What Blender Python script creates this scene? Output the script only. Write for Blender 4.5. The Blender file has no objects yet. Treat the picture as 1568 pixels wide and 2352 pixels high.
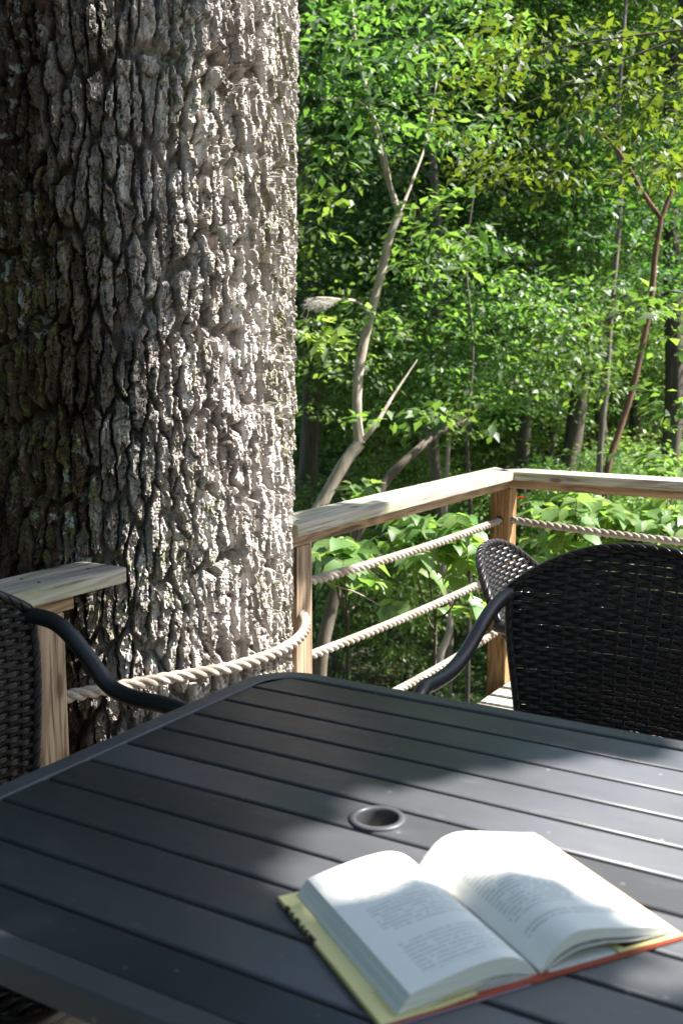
import bpy, bmesh, math, random
import numpy as np
from mathutils import Vector, Matrix

SC = bpy.context.scene
COL = SC.collection
rad = math.radians

# ------------------------------------------------------------------ camera
EYE = np.array([0.0, 0.0, 1.34])
F, CX, CY = 2437.0, 784.0, 1176.0          # survey of the photograph
PITCH = math.atan(361 / F)
YAW = math.atan(1486 / math.hypot(F, 361))
FW = np.array([math.cos(YAW) * math.cos(PITCH), math.sin(YAW) * math.cos(PITCH), -math.sin(PITCH)])
RT = np.array([math.sin(YAW), -math.cos(YAW), 0.0])
UP = np.cross(RT, FW)
cd = bpy.data.cameras.new('camera')
cam = bpy.data.objects.new('camera', cd)
COL.objects.link(cam)
SC.camera = cam
M = Matrix(((RT[0], UP[0], -FW[0], EYE[0]), (RT[1], UP[1], -FW[1], EYE[1]),
            (RT[2], UP[2], -FW[2], EYE[2]), (0, 0, 0, 1)))
cam.matrix_world = M
cd.sensor_fit = 'VERTICAL'
cd.sensor_height = 36.0
cd.lens = F / 2352 * 36
cd.clip_start = 0.05
cd.clip_end = 500
cd.dof.use_dof = True
cd.dof.focus_distance = 2.75
cd.dof.aperture_fstop = 5.6

# ------------------------------------------------------------------ light
SUN_AZ, SUN_EL = rad(-55), rad(50)         # azimuth from +X towards +Y
SUN = np.array([math.cos(SUN_EL) * math.cos(SUN_AZ), math.cos(SUN_EL) * math.sin(SUN_AZ), math.sin(SUN_EL)])
w = bpy.data.worlds.new('World')
SC.world = w
w.use_nodes = True
nt = w.node_tree
bg = nt.nodes['Background']
sky = nt.nodes.new('ShaderNodeTexSky')
sky.sky_type = 'NISHITA'
sky.sun_disc = False
sky.sun_elevation = SUN_EL
sky.sun_rotation = math.pi / 2 - SUN_AZ
nt.links.new(sky.outputs[0], bg.inputs[0])
bg.inputs[1].default_value = 0.095
sl = bpy.data.lights.new('sun', 'SUN')
sl.energy = 5.0
sl.angle = rad(0.53)
sl.color = (1.0, 0.965, 0.91)
so = bpy.data.objects.new('sun', sl)
COL.objects.link(so)
so.location = (6, -8, 14)
so.rotation_euler = Vector(SUN).to_track_quat('Z', 'Y').to_euler()
SC.view_settings.view_transform = 'Standard'
SC.view_settings.look = 'None'
SC.view_settings.exposure = 2.0
SC.view_settings.gamma = 1.0
SC.view_settings.use_curve_mapping = False
SC.render.engine = 'CYCLES'
SC.cycles.max_bounces = 6
SC.cycles.diffuse_bounces = 3
SC.cycles.transmission_bounces = 6
SC.cycles.transparent_max_bounces = 4

# ------------------------------------------------------------------ survey helpers
def ray(x, y):
    return FW + RT * (x - CX) / F + UP * (CY - y) / F
def at(x, y, d):                            # point at depth d along the line of sight
    return EYE + ray(x, y) * d
def onX(x, y, X):
    r = ray(x, y); return EYE + r * ((X - EYE[0]) / r[0])
def onY(x, y, Y):
    r = ray(x, y); return EYE + r * ((Y - EYE[1]) / r[1])
def onZ(x, y, Z):
    r = ray(x, y); return EYE + r * ((Z - EYE[2]) / r[2])

# ------------------------------------------------------------------ object helpers
def obj(name, mesh, parent=None, mat=None, label=None, cat=None, group=None, kind=None, loc=None):
    o = bpy.data.objects.new(name, mesh)
    COL.objects.link(o)
    if parent is not None: o.parent = parent
    if mat is not None and mesh is not None and not mesh.materials: mesh.materials.append(mat)
    if label: o['label'] = label
    if cat: o['category'] = cat
    if group: o['group'] = group
    if kind: o['kind'] = kind
    if loc is not None: o.location = loc
    return o
def thing(name, label, cat, loc=(0, 0, 0), group=None, rz=0):
    o = obj(name, None, label=label, cat=cat, group=group, loc=loc)
    o.rotation_euler = (0, 0, rz)
    return o
def mesh_np(name, V, Q, smooth=True, mat=None):
    """V (n,3), Q (m,k) faces of one size"""
    V = np.asarray(V, np.float32); Q = np.asarray(Q, np.int32)
    me = bpy.data.meshes.new(name)
    k = Q.shape[1]
    me.vertices.add(len(V)); me.vertices.foreach_set('co', V.ravel())
    me.loops.add(Q.size); me.loops.foreach_set('vertex_index', Q.ravel())
    me.polygons.add(len(Q))
    me.polygons.foreach_set('loop_start', np.arange(0, Q.size, k, dtype=np.int32))
    me.polygons.foreach_set('loop_total', np.full(len(Q), k, np.int32))
    me.polygons.foreach_set('use_smooth', np.full(len(Q), smooth))
    me.update(calc_edges=True)
    if mat: me.materials.append(mat)
    return me
def grid_faces(nu, nv, closed=False, off=0):
    i = np.arange(nu - 1)[:, None]; n = nv if closed else nv - 1
    j = np.arange(n)[None, :]; j2 = (j + 1) % nv
    return (off + np.stack([i * nv + j, i * nv + j2, (i + 1) * nv + j2, (i + 1) * nv + j], -1)).reshape(-1, 4)
def tube_arrays(P, R, n=8, prof=None, up=None, off=0, phase=None):
    """sweep a closed profile along P. R scalar/array. prof (n,2) optional unit profile"""
    P = np.asarray(P, float); m = len(P)
    T = np.gradient(P, axis=0); T /= np.linalg.norm(T, axis=1)[:, None] + 1e-12
    R = np.full(m, R) if np.isscalar(R) else np.asarray(R)
    if prof is None:
        a = np.linspace(0, 2 * np.pi, n, endpoint=False); prof = np.stack([np.cos(a), np.sin(a)], 1)
    n = len(prof)
    if up is None:
        N = np.zeros_like(P); t0 = T[0]
        v = np.array([0, 0, 1.0]) if abs(t0[2]) < .9 else np.array([1.0, 0, 0])
        v = v - t0 * v.dot(t0); v /= np.linalg.norm(v); N[0] = v
        for i in range(1, m):
            v = N[i - 1] - T[i] * N[i - 1].dot(T[i]); N[i] = v / np.linalg.norm(v)
    else:
        U = np.broadcast_to(np.asarray(up, float), P.shape)
        N = U - T * (U * T).sum(1)[:, None]; N /= np.linalg.norm(N, axis=1)[:, None]
    B = np.cross(T, N)
    V = P[:, None, :] + R[:, None, None] * (prof[None, :, 0, None] * N[:, None, :] + prof[None, :, 1, None] * B[:, None, :])
    return V.reshape(-1, 3), grid_faces(m, n, True, off)
def spline(pts, n):
    """Catmull-Rom through pts"""
    P = np.asarray(pts, float)
    dl = np.linalg.norm(np.diff(P, axis=0), axis=1); md = np.median(dl)
    Q_ = [P[0]]
    for a_, b_, l_ in zip(P[:-1], P[1:], dl):
        k_ = int(min(8, max(1, round(l_ / (2.0 * md)))))
        for i_ in range(1, k_ + 1): Q_.append(a_ + (b_ - a_) * i_ / k_)
    P = np.array(Q_)
    P = np.vstack([2 * P[0] - P[1], P, 2 * P[-1] - P[-2]])
    seg = len(P) - 3; out = []
    for t in np.linspace(0, seg - 1e-9, n):
        i = int(t); u = t - i; a, b, c, d = P[i:i + 4]
        out.append(.5 * ((2 * b) + (c - a) * u + (2 * a - 5 * b + 4 * c - d) * u * u + (3 * b - a - 3 * c + d) * u ** 3))
    return np.array(out)
def tube(name, pts, r, mat, parent=None, n=12, smooth=True, caps=True, **kw):
    V, Q = tube_arrays(pts, r, n, **kw)
    me = mesh_np(name, V, Q, smooth, mat)
    if caps:
        k = len(V) // len(pts)
        bm = bmesh.new(); bm.from_mesh(me); bm.verts.ensure_lookup_table()
        try:
            bm.faces.new([bm.verts[i] for i in range(k)][::-1]); bm.faces.new([bm.verts[len(V) - k + i] for i in range(k)])
        except ValueError: pass
        bm.to_mesh(me); bm.free()
    return obj(name, me, parent, mat)
def board_mesh(name, lx, ly, lz, bev=.003, seed=0, sub=0):
    """board centred at origin, long along x, softly bevelled"""
    bm = bmesh.new()
    bmesh.ops.create_cube(bm, size=1)
    for v in bm.verts: v.co = Vector((v.co.x * lx, v.co.y * ly, v.co.z * lz))
    bmesh.ops.bevel(bm, geom=list(bm.edges), offset=bev, segments=2, affect='EDGES', profile=.5)
    me = bpy.data.meshes.new(name); bm.to_mesh(me); bm.free()
    return me

# ------------------------------------------------------------------ material helpers
class NT:
    def __init__(s, name):
        s.m = bpy.data.materials.new(name); s.m.use_nodes = True
        s.t = s.m.node_tree; s.b = s.t.nodes['Principled BSDF']; s.out = s.t.nodes['Material Output']
    def n(s, typ, **kw):
        x = s.t.nodes.new('ShaderNode' + typ)
        for k, v in kw.items(): setattr(x, k, v)
        return x
    def l(s, a, b): s.t.links.new(a, b)
    def set(s, node, **kw):
        for k, v in kw.items(): node.inputs[k.replace('_', ' ')].default_value = v
    def coord(s, scale=(1, 1, 1), rot=(0, 0, 0), out='Object', rnd=0.0):
        tc = s.n('TexCoord'); mp = s.n('Mapping')
        mp.inputs['Scale'].default_value = scale; mp.inputs['Rotation'].default_value = rot
        if rnd:
            oi = s.n('ObjectInfo'); vm = s.n('VectorMath', operation='SCALE'); cx = s.n('CombineXYZ')
            for i, k in enumerate((37.1, 19.7, 53.3)):
                mm = s.math('MULTIPLY', oi.outputs['Random'], k); s.l(mm, cx.inputs[i])
            ad = s.n('VectorMath', operation='ADD'); s.l(tc.outputs[out], ad.inputs[0]); s.l(cx.outputs[0], ad.inputs[1])
            s.l(ad.outputs[0], mp.inputs[0])
        else: s.l(tc.outputs[out], mp.inputs[0])
        return mp.outputs[0]
    def noise(s, vec, scale=5, detail=4, rough=.55, dist=0):
        x = s.n('TexNoise'); s.l(vec, x.inputs['Vector'])
        s.set(x, Scale=scale, Detail=detail, Roughness=rough, Distortion=dist); return x.outputs['Fac']
    def math(s, op, a, b=None, c=None, clamp=False):
        x = s.n('Math', operation=op); x.use_clamp = clamp
        for i, v in enumerate((a, b, c)):
            if v is None: continue
            if isinstance(v, (int, float)): x.inputs[i].default_value = v
            else: s.l(v, x.inputs[i])
        return x.outputs[0]
    def ramp(s, fac, stops, interp='LINEAR'):
        x = s.n('ValToRGB'); x.color_ramp.interpolation = interp; s.l(fac, x.inputs[0]); e = x.color_ramp.elements
        while len(e) < len(stops): e.new(.5)
        for k, (p, c) in enumerate(stops):
            e[k].position = p; e[k].color = (*c, 1) if len(c) == 3 else c
        return x.outputs[0]
    def mix(s, fac, a, b, mode='MIX'):
        x = s.n('MixRGB', blend_type=mode)
        for i, v in enumerate((fac, a, b)):
            if isinstance(v, (int, float)): x.inputs[i].default_value = v
            elif isinstance(v, tuple): x.inputs[i].default_value = (*v, 1) if len(v) == 3 else v
            else: s.l(v, x.inputs[i])
        return x.outputs[0]
    def bump(s, h, strength=.5, dist=.002):
        x = s.n('Bump'); x.inputs['Strength'].default_value = strength; x.inputs['Distance'].default_value = dist
        s.l(h, x.inputs['Height']); s.l(x.outputs[0], s.b.inputs['Normal'])

def wood(name, ca, cb, cc, scale=1.0, rough=.75, algae=None, weather=None, bump=.6):
    t = NT(name)
    v = t.coord((1.6 * scale, 22 * scale, 22 * scale), rnd=1)
    n1 = t.noise(v, 1.0, 5, .6, .6)
    v2 = t.coord((3 * scale, 90 * scale, 90 * scale), rnd=1)
    n2 = t.noise(v2, 1.0, 4, .65, .3)
    # growth rings: wavy bands across the board
    v3 = t.coord((.9 * scale, 9 * scale, 9 * scale), rnd=1)
    n3 = t.noise(v3, 1.0, 2, .5, .8)
    rings = t.math('SINE', t.math('MULTIPLY', n3, 60.0))
    rings = t.math('MULTIPLY_ADD', rings, .5, .5)
    base = t.ramp(t.math('ADD', t.math('MULTIPLY', n1, .55), t.math('MULTIPLY', rings, .3)), [(.25, ca), (.5, cb), (.75, cc)])
    dark = t.ramp(n2, [(.36, (.26, .23, .21)), (.47, (1, 1, 1))])
    base = t.mix(.9, base, dark, 'MULTIPLY')
    if algae:
        va = t.coord((4, 14, 14), rnd=1); na = t.noise(va, 1.0, 4, .6)
        base = t.mix(t.ramp(na, [(.42, (0, 0, 0)), (.62, (.75, .75, .75))]), base, algae)
    # knots
    vk = t.coord((3.2, 9, 9), rnd=1); vo = t.n('TexVoronoi'); t.l(vk, vo.inputs['Vector']); vo.inputs['Scale'].default_value = 1.0
    base = t.mix(t.ramp(vo.outputs['Distance'], [(.07, (.75, .75, .75)), (.12, (0, 0, 0))]), base, (.09, .05, .03))
    t.l(base, t.b.inputs['Base Color'])
    t.b.inputs['Roughness'].default_value = rough
    t.b.inputs['Specular IOR Level'].default_value = .25
    t.bump(t.math('ADD', n2, t.math('MULTIPLY', rings, .35)), bump, .0025)
    return t.m

M_cap = wood('weathered_wood', (.24, .215, .19), (.37, .34, .295), (.50, .47, .41), algae=(.31, .32, .20), bump=.9)
M_beam = wood('brown_wood', (.20, .13, .075), (.30, .20, .12), (.38, .27, .16))
M_post = wood('post_wood', (.20, .105, .04), (.31, .18, .08), (.42, .27, .14), scale=.9, bump=.4)
M_postg = wood('grey_post_wood', (.22, .155, .10), (.33, .245, .165), (.43, .34, .24), scale=.9, bump=.5)
M_deck = wood('deck_wood', (.28, .24, .20), (.38, .34, .28), (.46, .41, .34))

def leaf_mat(name, ca, cb, trans, tmix=.42, rough=.38, spec=.5, coat=0):
    t = NT(name)
    ge = t.n('NewGeometry')
    col = t.ramp(ge.outputs['Random Per Island'], [(0, ca), (.5, tuple((a + b) / 2 for a, b in zip(ca, cb))), (1, cb)])
    v = t.coord((1, 1, 1), out='Object'); n = t.noise(v, 1.3, 2)
    oi = t.n('ObjectInfo')
    hs = t.n('HueSaturation'); t.l(col, hs.inputs['Color'])
    t.l(t.math('MULTIPLY_ADD', oi.outputs['Random'], .05, .475), hs.inputs['Hue'])
    t.l(t.math('MULTIPLY_ADD', n, .9, .55), hs.inputs['Value'])
    t.l(hs.outputs[0], t.b.inputs['Base Color'])
    t.b.inputs['Roughness'].default_value = rough
    t.b.inputs['Specular IOR Level'].default_value = spec
    tr = t.n('BsdfTranslucent')
    tc = t.mix(1.0, hs.outputs[0], trans, 'MULTIPLY'); t.l(tc, tr.inputs['Color'])
    mx = t.n('MixShader'); mx.inputs[0].default_value = tmix
    t.l(t.b.outputs[0], mx.inputs[1]); t.l(tr.outputs[0], mx.inputs[2]); t.l(mx.outputs[0], t.out.inputs['Surface'])
    return t.m
M_leaf = leaf_mat('green_leaf', (.018, .048, .014), (.10, .165, .045), (2.9, 3.0, 1.3), rough=.50, spec=.5)
M_leaf2 = leaf_mat('dark_leaf', (.018, .045, .016), (.075, .13, .04), (2.6, 2.8, 1.2), tmix=.38, rough=.5, spec=.5)
M_leafc = leaf_mat('canopy_leaf', (.03, .06, .02), (.05, .09, .03), (1.2, 1.4, .7), tmix=.25)
M_leaff = leaf_mat('fresh_leaf', (.022, .055, .016), (.10, .165, .05), (2.9, 3.1, 1.3), rough=.5, spec=.5)
M_leafn = leaf_mat('broad_leaf', (.07, .135, .035), (.17, .26, .085), (2.5, 2.6, 1.2), tmix=.42, rough=.40, spec=.5)
M_leafo = leaf_mat('olive_leaf', (.035, .055, .012), (.08, .11, .02), (2.6, 2.7, .9), tmix=.38, rough=.55)
M_rleaf = leaf_mat('red_leaf', (.35, .05, .02), (.45, .10, .03), (2, 1.2, 1), tmix=.3)

def bark_mat(name, ca, cb, cc, sc=1.0, moss=0.0):
    t = NT(name)
    v = t.coord((22 * sc, 22 * sc, 4 * sc), rnd=0 if moss else 1)
    n = t.noise(v, 1, 6, .7, .4)
    base = t.ramp(n, [(.3, ca), (.5, cb), (.72, cc)])
    if moss:
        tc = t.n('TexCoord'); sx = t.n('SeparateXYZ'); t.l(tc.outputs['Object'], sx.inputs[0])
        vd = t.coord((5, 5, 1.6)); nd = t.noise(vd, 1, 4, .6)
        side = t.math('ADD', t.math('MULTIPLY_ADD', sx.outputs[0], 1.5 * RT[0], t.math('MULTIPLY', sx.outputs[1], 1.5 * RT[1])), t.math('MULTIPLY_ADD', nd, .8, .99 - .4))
        shade_tone = t.ramp(n, [(.3, (.026, .016, .010)), (.5, (.058, .036, .024)), (.72, (.095, .072, .048))])
        base = t.mix(t.ramp(t.math('ADD', side, .5), [(.53, (1, 1, 1)), (.86, (0, 0, 0))]), base, shade_tone)  # shade painted in: bark darkens to brown on the trunk's unlit left side
        vm = t.coord((2.6, 2.6, 1.5)); nm = t.noise(vm, 1, 2, .5)
        vf = t.coord((38, 38, 26)); nf = t.noise(vf, 1, 4, .7)
        mk = t.math('MULTIPLY', t.ramp(nm, [(.46, (0, 0, 0)), (.6, (1, 1, 1))]), t.ramp(nf, [(.5, (0, 0, 0)), (.6, (1, 1, 1))]))
        base = t.mix(t.math('MULTIPLY', mk, moss), base, (.105, .12, .03))
        vl = t.coord((3.1, 3.1, 2.2), rot=(.3, .2, 0)); nl = t.noise(vl, 1, 2)
        vg = t.coord((30, 30, 30)); ng = t.noise(vg, 1, 3, .6)
        lk = t.math('MULTIPLY', t.ramp(nl, [(.5, (0, 0, 0)), (.62, (1, 1, 1))]), t.ramp(ng, [(.56, (0, 0, 0)), (.62, (1, 1, 1))]))
        base = t.mix(t.math('MULTIPLY', lk, .7), base, (.36, .38, .33))
    t.l(base, t.b.inputs['Base Color'])
    t.b.inputs['Roughness'].default_value = .9
    t.b.inputs['Specular IOR Level'].default_value = .15
    vb = t.coord((60 * sc, 60 * sc, 24 * sc)); nb = t.noise(vb, 1, 6, .75)
    t.bump(nb, .8, .004)
    return t.m
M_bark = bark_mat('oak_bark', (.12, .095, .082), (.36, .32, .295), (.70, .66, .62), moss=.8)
M_trunk = bark_mat('pale_bark', (.18, .14, .11), (.32, .27, .22), (.46, .41, .35), .9)
M_trunkd = bark_mat('dark_bark', (.05, .042, .035), (.09, .075, .06), (.14, .12, .09), .8)
M_trunkr = bark_mat('red_bark', (.08, .045, .03), (.14, .08, .052), (.2, .125, .08), .9)
M_trunkp = bark_mat('silver_bark', (.20, .155, .12), (.36, .305, .25), (.52, .46, .40), .9)
M_trunkm = bark_mat('mid_bark', (.08, .065, .05), (.14, .115, .09), (.2, .17, .14), .9)

def plain(name, col, rough=.5, spec=.5, metal=0.0, var=.12, sc=20, bump=0.0):
    t = NT(name); v = t.coord((sc, sc, sc)); n = t.noise(v, 1, 4)
    c0 = tuple(c * (1 - var) for c in col); c1 = tuple(c * (1 + var) for c in col)
    t.l(t.ramp(n, [(.3, c0), (.7, c1)]), t.b.inputs['Base Color'])
    t.set(t.b, Roughness=rough, Metallic=metal); t.b.inputs['Specular IOR Level'].default_value = spec
    if bump: t.bump(n, bump, .001)
    return t.m
def table_mat():
    t = NT('table_metal')
    v = t.coord((7, 3, 7), rnd=1); n = t.noise(v, 1, 5, .6)
    v2 = t.coord((160, 160, 160)); n2 = t.noise(v2, 1, 3)
    v3 = t.coord((25, 9, 25), rnd=1); n3 = t.noise(v3, 1, 4, .7)
    c = t.ramp(n, [(.3, (.046, .047, .051)), (.7, (.066, .067, .073))])
    c = t.mix(t.ramp(n3, [(.6, (0, 0, 0)), (.75, (.3, .3, .3))]), c, (.12, .118, .115))
    vs = t.coord((1, 1, 1), rnd=1); vv = t.n('TexVoronoi'); t.l(vs, vv.inputs['Vector']); vv.inputs['Scale'].default_value = 26.0
    c = t.mix(t.ramp(vv.outputs['Distance'], [(.06, (.55, .55, .55)), (.10, (0, 0, 0))]), c, (.20, .19, .16))
    t.l(c, t.b.inputs['Base Color'])
    t.l(t.math('MULTIPLY_ADD', n3, .25, .30), t.b.inputs['Roughness'])
    t.b.inputs['Specular IOR Level'].default_value = .4
    t.bump(n2, .15, .0006)
    return t.m
M_table = table_mat()
M_wick = None
def wick_mat():
    t = NT('wicker_resin')
    v = t.coord((60, 60, 60)); n = t.noise(v, 1, 3)
    oi = t.n('ObjectInfo')
    c = t.ramp(t.math('ADD', t.math('MULTIPLY', n, .8), t.math('MULTIPLY', oi.outputs['Random'], .3)), [(.3, (.005, .0045, .0045)), (.6, (.011, .008, .008)), (.85, (.022, .015, .013))])
    t.l(c, t.b.inputs['Base Color'])
    t.set(t.b, Roughness=.30); t.b.inputs['Specular IOR Level'].default_value = .3
    return t.m
M_wick = wick_mat()
M_arm = plain('arm_metal', (.010, .011, .013), .42, .4)
M_dark = plain('black_plastic', (.012, .012, .013), .5, .4)
def rope_mat():
    t = NT('rope_fibre')
    v = t.coord((150, 150, 150)); n = t.noise(v, 1, 4, .7)
    v2 = t.coord((8, 8, 8)); n2 = t.noise(v2, 1, 3)
    c = t.ramp(n2, [(.35, (.25, .205, .16)), (.55, (.34, .30, .26)), (.7, (.42, .385, .345))])
    c = t.mix(.5, c, t.ramp(n, [(.35, (.6, .58, .55)), (.6, (1.1, 1.1, 1.1))]), 'MULTIPLY')
    t.l(c, t.b.inputs['Base Color']); t.set(t.b, Roughness=.9); t.b.inputs['Specular IOR Level'].default_value = .1
    t.bump(n, .6, .0015)
    return t.m
M_rope = rope_mat()

# ------------------------------------------------------------------ numpy noise
def hsh(i, j, s):
    v = np.sin(i * 127.1 + j * 311.7 + s * 74.7) * 43758.5453
    return v - np.floor(v)
def vnoise(x, y, s=0):
    i = np.floor(x); j = np.floor(y); u = x - i; v = y - j
    u = u * u * (3 - 2 * u); v = v * v * (3 - 2 * v)
    a = hsh(i, j, s); b = hsh(i + 1, j, s); c = hsh(i, j + 1, s); d = hsh(i + 1, j + 1, s)
    return (a * (1 - u) + b * u) * (1 - v) + (c * (1 - u) + d * u) * v
def fbm(x, y, s=0, o=4):
    r = 0; a = .5
    for k in range(o):
        r = r + a * vnoise(x * 2 ** k, y * 2 ** k, s + k); a *= .55
    return r
def worley(x, y, s):
    i = np.floor(x); j = np.floor(y)
    f1 = np.full(x.shape, 9.); f2 = np.full(x.shape, 9.); idd = np.zeros(x.shape); dy = np.zeros(x.shape); dx = np.zeros(x.shape)
    for a in (-1, 0, 1):
        for b in (-1, 0, 1):
            ci = i + a; cj = j + b
            px = ci + .1 + .8 * hsh(ci, cj, s); py = cj + .1 + .8 * hsh(ci, cj, s + 5)
            d = np.hypot(px - x, py - y)
            m = d < f1
            f2 = np.where(m, f1, np.minimum(f2, d)); f1 = np.where(m, d, f1)
            idd = np.where(m, hsh(ci, cj, s + 9), idd); dy = np.where(m, y - py, dy); dx = np.where(m, x - px, dx)
    return f1, f2, idd, dx, dy
def sstep(a, b, x):
    t = np.clip((x - a) / (b - a), 0, 1); return t * t * (3 - 2 * t)

ZD = -.12                                  # top of the deck boards
# ------------------------------------------------------------------ ground
def terrain_z(x, y):
    r = np.hypot(x - 2, y - 1)
    return -2.7 + .35 * (fbm(x * .12, y * .12, 3) - .5) * 2 + .012 * np.clip(r - 12, 0, 200)
def ground_mat():
    t = NT('forest_floor')
    v = t.coord((1, 1, 1)); n = t.noise(v, .5, 5, .6); n2 = t.noise(v, 14, 5, .7)
    c = t.ramp(n2, [(.3, (.035, .022, .014)), (.5, (.09, .055, .035)), (.7, (.17, .105, .07))])
    c = t.mix(t.ramp(n, [(.45, (0, 0, 0)), (.6, (.8, .8, .8))]), c, (.035, .06, .018))
    t.l(c, t.b.inputs['Base Color']); t.set(t.b, Roughness=.95); t.bump(n2, 1, .04)
    return t.m
gx = np.linspace(-60, 160, 140); gy = np.linspace(-90, 160, 150)
GX, GY = np.meshgrid(gx, gy, indexing='ij')
V = np.stack([GX, GY, terrain_z(GX, GY)], -1).reshape(-1, 3)
obj('ground', mesh_np('ground', V, grid_faces(140, 150)[:, ::-1], True, ground_mat()), kind='structure')

# ------------------------------------------------------------------ oak trunk with relief bark
TC = np.array([2.29, 2.15]); TR = .53
def build_oak():
    th_f = np.arange(rad(-228), rad(-42), .0031 / TR)
    th_c = np.linspace(rad(-42), rad(-228) + 2 * np.pi, 60)[1:-1]
    th = np.concatenate([th_f, th_c])
    z = np.concatenate([np.linspace(-3.4, -.2, 60)[:-1], np.arange(-.2, 2.62, .0034), np.linspace(2.63, 9, 80)])
    Z, T = np.meshgrid(z, th, indexing='ij')
    A = T * TR
    jag = .0075 * (fbm(A * 95, Z * 45, 71, 3) - .5) * 2
    wa = A + .016 * (fbm(A * 5, Z * 3.2, 1) - .5) * 2 + .010 * (fbm(A * 26, Z * 14, 2, 3) - .5) * 2 + jag
    wz = Z + .022 * (fbm(A * 30, Z * 12, 4) - .5) * 2 + .5 * jag
    f1, f2, idd, dx, dy = worley(wa / .034, wz / .20, 11)                     # long ridges between deep fissures
    k1, k2, kid, kdx, kdy = worley(wa / .0185 + 31, wz / .066 + 3, 57)          # plates broken off at different depths
    m1, m2, mid, mdx, mdy = worley(wa / .0085 + 7, wz / .020, 23)               # flakes
    fw = .08 + .22 * fbm(A * 9, Z * 5, 88, 2)
    plate = sstep(.05, fw + .04, f2 - f1)
    crack = sstep(.0, .10, k2 - k1)
    sub = sstep(.0, .18, m2 - m1)
    amp = .8 + .5 * fbm(A * 3, Z * 2, 17, 2)
    low = (kid < .20) * 1.0
    h = -.046 * (1 - plate) + .006 * (idd - .5)
    h += plate * (-.009 * (1 - crack) + .012 * (kid - .5) - .010 * low - .10 * .021 * kdx * (kid - .4) * 4 - .010 * kdy * .8)
    h += (.75 + .25 * plate) * (-.0036 * (1 - sub) + .0070 * (mid - .5))
    h += .006 * (1 - plate) * (fbm(A * 120, Z * 40, 91, 3) - .5) * 2
    h += .0040 * (vnoise(A / .0050, Z / .0058, 31) - .5) + .004 * (fbm(A * 50, Z * 50, 6, 2) - .5)
    h *= amp
    # large healed knot
    kk = np.exp(-(((T - rad(-128)) * TR / .09) ** 2 + ((Z - 1.15) / .11) ** 2)); h += .010 * kk
    big = .012 * np.sin(3 * T + .6 * Z) + .02 * (fbm(A * 1.1, Z * .6, 41, 2) - .5)
    flare = .25 * np.exp(-np.clip(Z + 2.7, 0, 9) / .45)
    R = TR * (1 - .012 * (Z - 1.3)) + big + flare + h
    lean = .026 * (Z - 1.35)
    X = TC[0] + lean * RT[0] + R * np.cos(T); Y = TC[1] + lean * RT[1] + R * np.sin(T)
    V = np.stack([X, Y, Z], -1).reshape(-1, 3)
    return mesh_np('trunk', V, grid_faces(len(z), len(th), True), False, M_bark)
oak = thing('oak_tree', 'huge old tree trunk with deeply furrowed bark growing through the deck rail gap', 'tree', (TC[0], TC[1], -2.7))
Moak = Matrix.Translation((-TC[0], -TC[1], 2.7))
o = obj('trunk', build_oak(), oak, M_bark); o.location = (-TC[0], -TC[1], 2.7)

# ------------------------------------------------------------------ leaves
LEAF8 = np.array([[0, 0, 0], [-.30, .28, .07], [0, .30, 0], [.30, .28, .07], [-.27, .62, .05], [0, .66, -.03], [.27, .62, .05], [0, 1, -.14]], float)
LEAF8F = [(0, 2, 1), (0, 3, 2), (1, 2, 5), (1, 5, 4), (2, 3, 6), (2, 6, 5), (4, 5, 7), (5, 6, 7)]
LEAF6 = np.array([[0, 0, 0], [-.25, .42, .06], [0, .45, 0], [.25, .42, .06], [0, 1, -.1]], float)
LEAF6F = [(0, 2, 1), (0, 3, 2), (1, 2, 4), (2, 3, 4)]
def leaves_arrays(P, D, N, L, base=LEAF6, faces=LEAF6F, wid=1.0):
    """P positions, D growth directions, N normals, L lengths"""
    D = D / np.linalg.norm(D, axis=1)[:, None]
    N = N - D * (N * D).sum(1)[:, None]; N /= np.linalg.norm(N, axis=1)[:, None] + 1e-9
    S = np.cross(D, N)
    b = base
    V = P[:, None, :] + L[:, None, None] * (b[None, :, 0, None] * wid * S[:, None, :] + b[None, :, 1, None] * D[:, None, :] + b[None, :, 2, None] * N[:, None, :])
    k = len(b); Fc = np.array(faces)
    Q = (np.arange(len(P))[:, None, None] * k + Fc[None]).reshape(-1, 3)
    return V.reshape(-1, 3), Q
def rnd_dirs(rng, n):
    v = rng.normal(size=(n, 3)); return v / np.linalg.norm(v, axis=1)[:, None]
def spray_leaves(rng, C, O, n_per, rad_, L, tilt=.35, droop=.25):
    """flat sprays of leaves around anchor points C, pointing outwards O"""
    n = len(C); k = n_per
    a = rng.uniform(0, 2 * np.pi, (n, k)); r = rad_ * np.sqrt(rng.uniform(0.02, 1, (n, k))) * rng.uniform(.6, 1.2, (n, 1))
    nrm = rnd_dirs(rng, n) * tilt + np.array([0, 0, 1.0]); nrm /= np.linalg.norm(nrm, axis=1)[:, None]
    e1 = np.cross(nrm, rnd_dirs(rng, n)); e1 /= np.linalg.norm(e1, axis=1)[:, None]; e2 = np.cross(nrm, e1)
    off = (np.cos(a) * r)[..., None] * e1[:, None] * 1.3 + (np.sin(a) * r)[..., None] * e2[:, None] * .8
    P = C[:, None] + off + nrm[:, None] * rng.normal(0, .10 * rad_, (n, k, 1)) - np.array([0, 0, 1.]) * (r ** 2 / rad_ * droop)[..., None]
    D = off / (np.linalg.norm(off, axis=2)[..., None] + 1e-6) + O[:, None] * .6 + rng.normal(0, .5, (n, k, 3)); D[..., 2] -= .25
    Nn = nrm[:, None] + rng.normal(0, .38, (n, k, 3))
    Ls = L * rng.uniform(.6, 1.25, (n, k))
    return P.reshape(-1, 3), D.reshape(-1, 3), Nn.reshape(-1, 3), Ls.ravel()

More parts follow.
